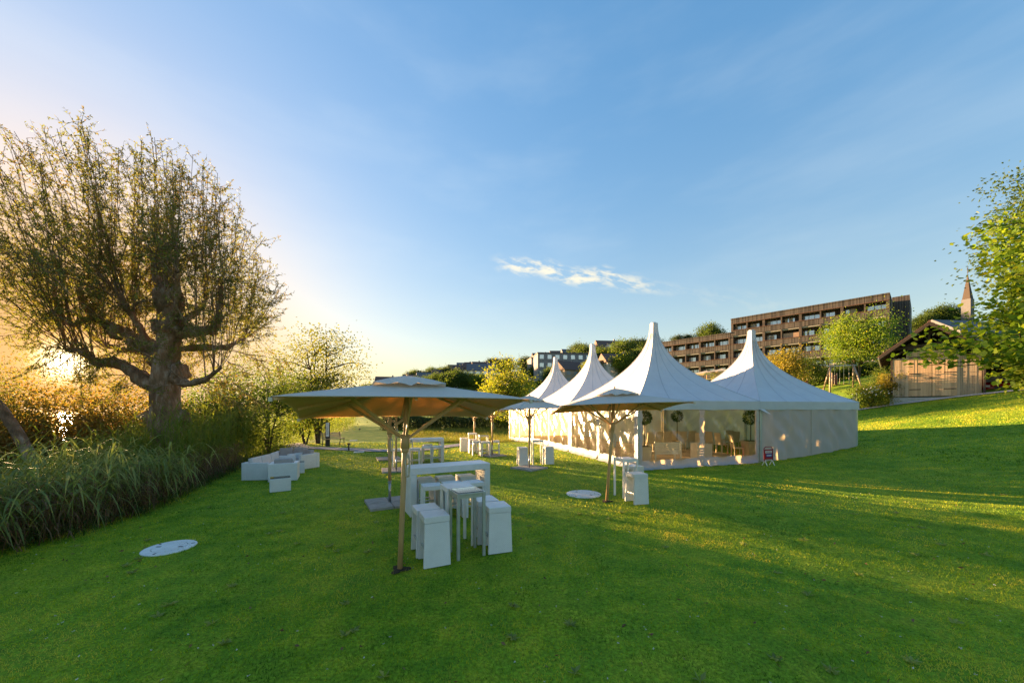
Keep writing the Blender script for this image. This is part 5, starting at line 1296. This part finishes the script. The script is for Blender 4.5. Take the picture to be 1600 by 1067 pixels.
# trees on the hill: copies that share a few crowns
hill = []
names = []
rt = random.Random(12)
def hilltree(x, y, s, kind, lb):
    p = hit(x, y); k = s / 8.0
    put_tree('hill_tree', lb, (p.x, p.y, p.z - .3), tA[kind], LM[kind], 'trees on the far hillside', k, rt.uniform(0, 6))
ORD = 'first second third fourth fifth sixth seventh eighth ninth tenth eleventh twelfth thirteenth fourteenth fifteenth sixteenth seventeenth eighteenth nineteenth twentieth twenty-first twenty-second twenty-third twenty-fourth twenty-fifth twenty-sixth twenty-seventh'.split()
def rowtrees(lst, tmpl):
    lst = sorted(lst); n_ = len(lst)
    for i, (x, y, s, kind) in enumerate(lst): hilltree(x, y, s, kind, ('leftmost' if i == 0 else 'rightmost' if i == n_ - 1 else ORD[i] + ' from the left') + ' ' + {'dark': 'dark', 'mid': 'green', 'yellow': 'yellow-green', 'autumn': 'autumn-yellow'}[kind] + ' ' + tmpl)
wood = [(760 + 4.1 * i + rt.uniform(-1, 1), 586 + rt.uniform(-3, 2), rt.uniform(10, 13), 'dark') for i in range(9)]
rowtrees(wood, 'tree of the wood above the yellow-green tree')
knoll = [(636 + i * 5.4 + rt.uniform(-2, 2), 608 - 10 * math.sin(i / 13 * 3.1) + rt.uniform(-1, 2), rt.uniform(8, 12), rt.choice(['mid', 'dark', 'dark'])) for i in range(13)]
rowtrees(knoll, 'tree on the round knoll beyond the nearest parasol')
low = [(600, 616, 7, 'autumn'), (612, 617, 7, 'autumn'), (622, 615, 8, 'autumn'), (640, 616, 7, 'yellow'), (654, 617, 8, 'mid'), (668, 617, 8, 'mid'), (684, 616, 9, 'mid'), (700, 616, 9, 'mid'), (712, 617, 10, 'mid'), (727, 616, 9, 'mid'), (741, 616, 9, 'yellow'), (752, 614, 8, 'mid'), (585, 618, 7, 'mid'), (571, 621, 7, 'mid')]
rowtrees(low, 'tree in the belt at the hill foot')
sl = [(823, 590, 12, 'dark'), (829, 589, 9, 'dark'), (849, 588, 11, 'dark'), (901, 572, 12, 'mid'), (908, 572, 12, 'dark'), (914, 574, 11, 'mid'), (936, 572, 9, 'mid'), (985, 570, 11, 'mid'), (992, 568, 11, 'dark'), (1000, 566, 11, 'dark'), (975, 578, 12, 'mid'), (960, 586, 9, 'yellow'), (968, 592, 9, 'yellow'), (980, 590, 9, 'yellow'), (990, 588, 9, 'mid'), (1003, 584, 9, 'mid'), (950, 592, 8, 'mid'), (940, 580, 10, 'mid'), (958, 575, 10, 'mid'), (925, 600, 9, 'yellow'), (836, 598, 8, 'mid'), (862, 604, 8, 'mid'), (871, 575, 7, 'dark'), (930, 566, 9, 'dark'), (1008, 570, 9, 'mid'), (1018, 568, 9, 'mid'), (1030, 566, 9, 'mid')]
rowtrees(sl, 'tree on the village slope behind the tents')
tp_ = [(1058, 549, 9, 'dark'), (1075, 548, 9, 'dark'), (1110, 548, 13, 'mid'), (1104, 548, 11, 'dark'), (1116, 549, 11, 'mid'), (1122, 549, 9, 'dark')]
rowtrees(tp_, 'treetop above the low hotel wing')
rg = [(735, 588.5, 6, 'dark'), (860, 576, 6, 'dark'), (880, 570, 5, 'dark'), (942, 561, 7, 'dark'), (948, 560, 6, 'dark'), (956, 559, 7, 'dark'), (962, 559, 7, 'mid'), (722, 591, 4, 'dark')]
rowtrees(rg, 'small tree on the far ridge line')
rr_ = [(1436, 524, 8, 'mid'), (1448, 523, 9, 'mid'), (1460, 521, 11, 'mid'), (1472, 520, 12, 'mid'), (1484, 520, 11, 'mid')]
rowtrees(rr_, 'tree between the hotel and the barn')
# dark hedge closing the lawn
M_hedge = LM['dark']; hp0, hp1 = px(598, 660, 47), px(795, 660, 49)
hd = thing('hedge', 'long dark hedge along the far edge of the meadow', 'hedge', (0, 0, 0)); r = np.random.default_rng(17); n = 16000
t_ = r.random(n); P = np.array(hp0)[None] * (1 - t_[:, None]) + np.array(hp1)[None] * t_[:, None]; P[:, 1] += r.normal(size=n) * .6; P[:, 2] = ground(P[:, 0], P[:, 1]) + r.random(n) ** .8 * (1.85 + .25 * np.sin(P[:, 0] * 1.3))
crown_part('foliage', [P], [r.normal(size=(n, 3)) + np.array([0, 0, -.4])], .22, .13, M_hedge, hd, np.zeros(3), r)
hc = NPM()
for k in range(30): q = np.array(hp0) * (1 - k / 29) + np.array(hp1) * k / 29; q[2] = gz(q[0], q[1]); hc.tube([q, q + np.array([0, 0, 1.3])], [.08, .04], 5)
hc.build('stems', M_bark2, hd)
# ------------------------------------------------------------------ leafy branches reaching in from the right
ft = np.array([12.4, 7.9, 0.0]); ft[2] = gz(ft[0], ft[1]); near = thing('lime_tree', 'leafy tree with large leaves reaching in at the right edge', 'tree', ft)
r = np.random.default_rng(77); tk2 = NPM(); LP = []; LA = []
spine = [ft, ft + [.05, 0, 2.2], ft + [-.1, -.1, 4.2], ft + [-.05, 0, 7.0], ft + [.1, .1, 9.5]]
tk2.tube([q - ft for q in spine], [.22, .18, .14, .09, .04], 9)
ends = []
for k in range(120):
    x, y = r.uniform(1490, 1760), r.uniform(390, 640); lim = np.interp(y, [390, 420, 445, 470, 500, 530, 560, 590, 620, 640], [1580, 1570, 1566, 1558, 1538, 1516, 1512, 1562, 1600, 1620])
    if x < lim: x = lim + r.uniform(0, 60)
    ends.append(px(x, y, 7.2 + r.normal() * .8))
for x, y in ((1418, 558), (1440, 572), (1462, 566), (1436, 540), (1470, 545), (1530, 350), (1552, 352), (1575, 366), (1530, 384), (1552, 390), (1540, 412), (1552, 425), (1470, 520), (1484, 522), (1510, 500), (1535, 480), (1595, 615), (1590, 570)): ends.append(px(x, y, 6.9 + r.normal() * .2))
for e in ends:
    e = np.array(e); z0 = np.clip(e[2] - .6 + r.normal() * .3, 2.6, 8.5); s = np.array([np.interp(z0, [0, 2.2, 4.2, 7, 9.5], [q[i] for q in spine]) for i in (0, 1)] + [z0 + ft[2]])
    q = curve(s, e, (0, 0, .05), 8, r, .025); tk2.tube(q - ft, np.linspace(.026, .005, 8), 5)
    n = 96; t_ = r.uniform(.45, 1.03, n) ** .7 * 7; ii_ = np.clip(t_.astype(int), 0, 6); lp = q[ii_] + (q[ii_ + 1] - q[ii_]) * (t_ - ii_)[:, None] + r.normal(size=(n, 3)) * .13
    LP.append(lp); LA.append(unit(r.normal(size=(n, 3)) * .7 + (e - s) * .25 + np.array([0, 0, -.35])))
tk2.build('trunk', M_bark2, near)
LP = np.concatenate(LP); LA = np.concatenate(LA); k = LP[:, 2] > 2.55 + .35 * np.clip(11.2 - LP[:, 0], 0, 1.6); LP, LA = LP[k] - ft, LA[k]; n = len(LP); A = unit(LA); S = unit(np.cross(A, r.normal(size=(n, 3)) * .5 + np.array([0, 0, 1.]))); Nn = np.cross(A, S)
Lf = (.098 * r.uniform(.6, 1.25, n))[:, None]; Wf = Lf * .8
V = np.stack([LP, LP + A * Lf * .25 + S * Wf * .42, LP + A * Lf * .62 + S * Wf * .45 - Nn * Lf * .05, LP + A * Lf - Nn * Lf * .16, LP + A * Lf * .62 - S * Wf * .45 - Nn * Lf * .05, LP + A * Lf * .25 - S * Wf * .42], 1).reshape(-1, 3)
link('crown', mesh_np('crown', V, np.arange(6 * n).reshape(n, 6), [LM['big']]), near)
p = px(1650, 640, 16); z = gz(p.x, p.y); put_tree('tall_tree', 'tall small-leaved tree behind the large-leaved one at the right edge', (p.x + 1.6, p.y, z - .2), meshed(tree_data(13.4, 3.2, 3.4, 24000, .14, 90, 90, .5, .17, .2), LM['mid']), LM['mid'])
# ------------------------------------------------------------------ grass
def grass_mat(name, stops, cool=(.17, .31, .06)):
    m, nt, N, L, b = _mat(name)
    g = N.new('ShaderNodeNewGeometry')
    v = coords(N, L, 'Object')
    def mad(x, k, c):
        n = N.new('ShaderNodeMath'); n.operation = 'MULTIPLY_ADD'; L.new(x, n.inputs[0]); n.inputs[1].default_value = k
        if isinstance(c, float): n.inputs[2].default_value = c
        else: L.new(c, n.inputs[2])
        return n.outputs[0]
    f = mad(g.outputs['Random Per Island'], .34, -.14)
    f = mad(noise(N, L, v, .5, 3, .5), 1.9, f); f = mad(noise(N, L, v, 2.6, 4, .6), 1.7, f); f = mad(noise(N, L, v, 11.0, 3, .6), 1.2, f)
    f = mad(f, 1.25, -2.52)
    class a: outputs = [f]
    col = ramp(N, L, a.outputs[0], stops)
    col = mixc(N, L, ramp(N, L, noise(N, L, v, 1.3, 4, .6), [(.52, (0, 0, 0)), (.66, (.75, .75, .75))]), col, cool)
    L.new(col, b.inputs['Base Color']); b.inputs['Roughness'].default_value = .6; b.inputs['Specular IOR Level'].default_value = .2
    t = N.new('ShaderNodeBsdfTranslucent'); L.new(mixc(N, L, 1.0, col, (1.35, 1.25, .7), 'MULTIPLY'), t.inputs['Color'])
    ms = N.new('ShaderNodeMixShader'); ms.inputs[0].default_value = .42; L.new(b.outputs[0], ms.inputs[1]); L.new(t.outputs[0], ms.inputs[2])
    L.new(ms.outputs[0], N['Material Output'].inputs['Surface']); return m
M_grass = grass_mat('lawn_blades', [(.0, (.045, .125, .008)), (.28, (.140, .270, .012)), (.52, (.275, .400, .018)), (.76, (.46, .49, .026)), (1, (.66, .56, .08))])
M_meadow = grass_mat('meadow_blades', [(.0, (.07, .13, .02)), (.4, (.13, .17, .025)), (.75, (.25, .22, .04)), (1, (.34, .27, .08))], (.20, .24, .06))
def inside_tent(X, Y):
    dx, dy = X - POST0.x, Y - POST0.y; a = dx * PV.x + dy * PV.y; b = dx * RV.x + dy * RV.y
    return ((a > -.02) & (a < 6) & (b > -.02) & (b < 18)) | ((a >= 6) & (a < 12.0) & (b > -.02) & (b < 6))
_pathpts = np.array([tuple(hit(x, y))[:2] for x, y in ((400, 699), (470, 699.5), (540, 702), (600, 704.5), (650, 704), (700, 697.5), (745, 692), (785, 688))])
def near_path(X, Y):
    m = np.full(X.shape, 1e9)
    for a, b in zip(_pathpts[:-1], _pathpts[1:]):
        d = b - a; t = np.clip(((X - a[0]) * d[0] + (Y - a[1]) * d[1]) / (d @ d), 0, 1)
        m = np.minimum(m, np.hypot(X - a[0] - d[0] * t, Y - a[1] - d[1] * t))
    return m < .62
def blades(name, label, bands, h, mat, seed, clip=None, wk=1.0):
    r = np.random.default_rng(seed); Vs = []
    for (y0, y1, dens, bw, bh) in bands:
        x1 = min(y1 * 1.5 + 2.5, 46); x0 = -min(y1 * 1.45 + 2.5, 26)
        n = int((y1 - y0) * (x1 - x0) * dens); Y = r.uniform(y0, y1, n); X = r.uniform(x0, x1, n)
        k = (X > shore(Y) - .6) & (np.abs(X) < Y * 1.5 + 2.5) & ~inside_tent(X, Y) & ~near_path(X, Y)
        bl = (X - 27.3) * .695 - (Y - 26.5) * .719; bd = (X - 27.3) * .719 + (Y - 26.5) * .695; k &= ~((bd > -.45) & (bl > -1.2) & (bl < 9))
        if clip is not None: k &= clip(X, Y)
        X, Y = X[k], Y[k]; n = len(X)
        clump = .65 + .55 * np.sin(X * 3.1 + np.sin(Y * 2.3) * 2) * np.sin(Y * 3.7 + np.sin(X * 1.9) * 2)
        H = bh * r.uniform(.45, 1.3, n) * (.75 + .35 * clump); W = bw * r.uniform(.6, 1.4, n)
        B = np.stack([X, Y, ground(X, Y) - .004], 1); az = r.uniform(0, 2 * np.pi, n); o = np.stack([np.cos(az), np.sin(az), np.zeros(n)], 1)
        ln = np.stack([r.normal(size=n) * .5, r.normal(size=n) * .5, np.ones(n)], 1); T = B + ln * H[:, None]
        Vs.append(np.stack([B - o * W[:, None] * .5, B + o * W[:, None] * .5, T], 1).reshape(-1, 3))
    V = np.concatenate(Vs); n = len(V) // 3
    o_ = link(name, mesh_np(name, V, np.arange(3 * n).reshape(n, 3), [mat])); tag(o_, label, 'grass', kind='stuff'); print(name, n); return o_
blades('grass', 'short mown lawn grass', [(1.2, 4.5, 3000, .0065, .030), (4.5, 8, 1600, .009, .031), (8, 14, 420, .015, .036), (14, 26, 110, .03, .042)], .05, M_grass, 3)
_mead = lambda X, Y: (X > np.interp(Y, [24, 30, 47], [-4.6, -8.5, -13])) & (X < np.interp(Y, [24, 47], [-1.2, 5.5]))
blades('meadow_grass', 'tall yellowing meadow grass beyond the path', [(25.5, 34, 190, .016, .40), (34, 48, 90, .03, .42)], .4, M_meadow, 4, _mead)
_bank = lambda X, Y: (X > 15)
blades('bank_grass', 'longer lawn grass on the slope above the tents', [(9, 29, 110, .03, .055)], .1, M_grass, 5, _bank)
# broad-leaved weeds in the lawn
r = np.random.default_rng(9); LP = []; LA = []; n = 90
Y = 2.6 + 8 * r.random(n) ** 1.6; X = (r.random(n) * 2 - 1) * (Y * 1.35); ok = (X > shore(Y) + .5); X, Y = X[ok], Y[ok]
for x, y in zip(X, Y):
    k = r.integers(5, 10); az = r.uniform(0, 6.28) + np.arange(k) * 6.28 / k; LP.append(np.tile([x, y, gz(x, y) + .012], (k, 1))); LA.append(np.stack([np.cos(az), np.sin(az), r.uniform(.15, .6, k)], 1))
w = crown_part('plantain_weeds', LP, LA, .075, .035, LM['reed'], None, np.zeros(3), r); tag(w, 'broad-leaved weeds scattered through the lawn', 'weeds', kind='stuff')
n = 420; Y = 2.6 + 16 * r.random(n) ** 1.5; X = (r.random(n) * 2 - 1) * (Y * 1.35); ok = (X > shore(Y) + .3) & ~inside_tent(X, Y); X, Y = X[ok], Y[ok]
LP = np.repeat(np.stack([X, Y, ground(X, Y) + .035], 1), 4, 0); LA = r.normal(size=LP.shape); LA[:, 2] = np.abs(LA[:, 2]) * .4
w = crown_part('clover_flowers', [LP], [LA], .014, .010, M_clov, None, np.zeros(3), r); tag(w, 'tiny white clover heads dotted over the lawn', 'flowers', kind='stuff')

n = 260; Y = 2.6 + 14 * r.random(n) ** 1.3; X = (r.random(n) * 2 - 1) * (Y * 1.3); ok = (X > shore(Y) + .2) & ~inside_tent(X, Y); X, Y = X[ok], Y[ok]
LP = np.stack([X, Y, ground(X, Y) + .03], 1); LA = r.normal(size=LP.shape); LA[:, 2] *= .3
w = crown_part('fallen_leaves', [LP], [LA], .055, .026, LM['dead'], None, np.zeros(3), r); tag(w, 'small brown fallen leaves scattered on the lawn', 'leaves', kind='stuff')
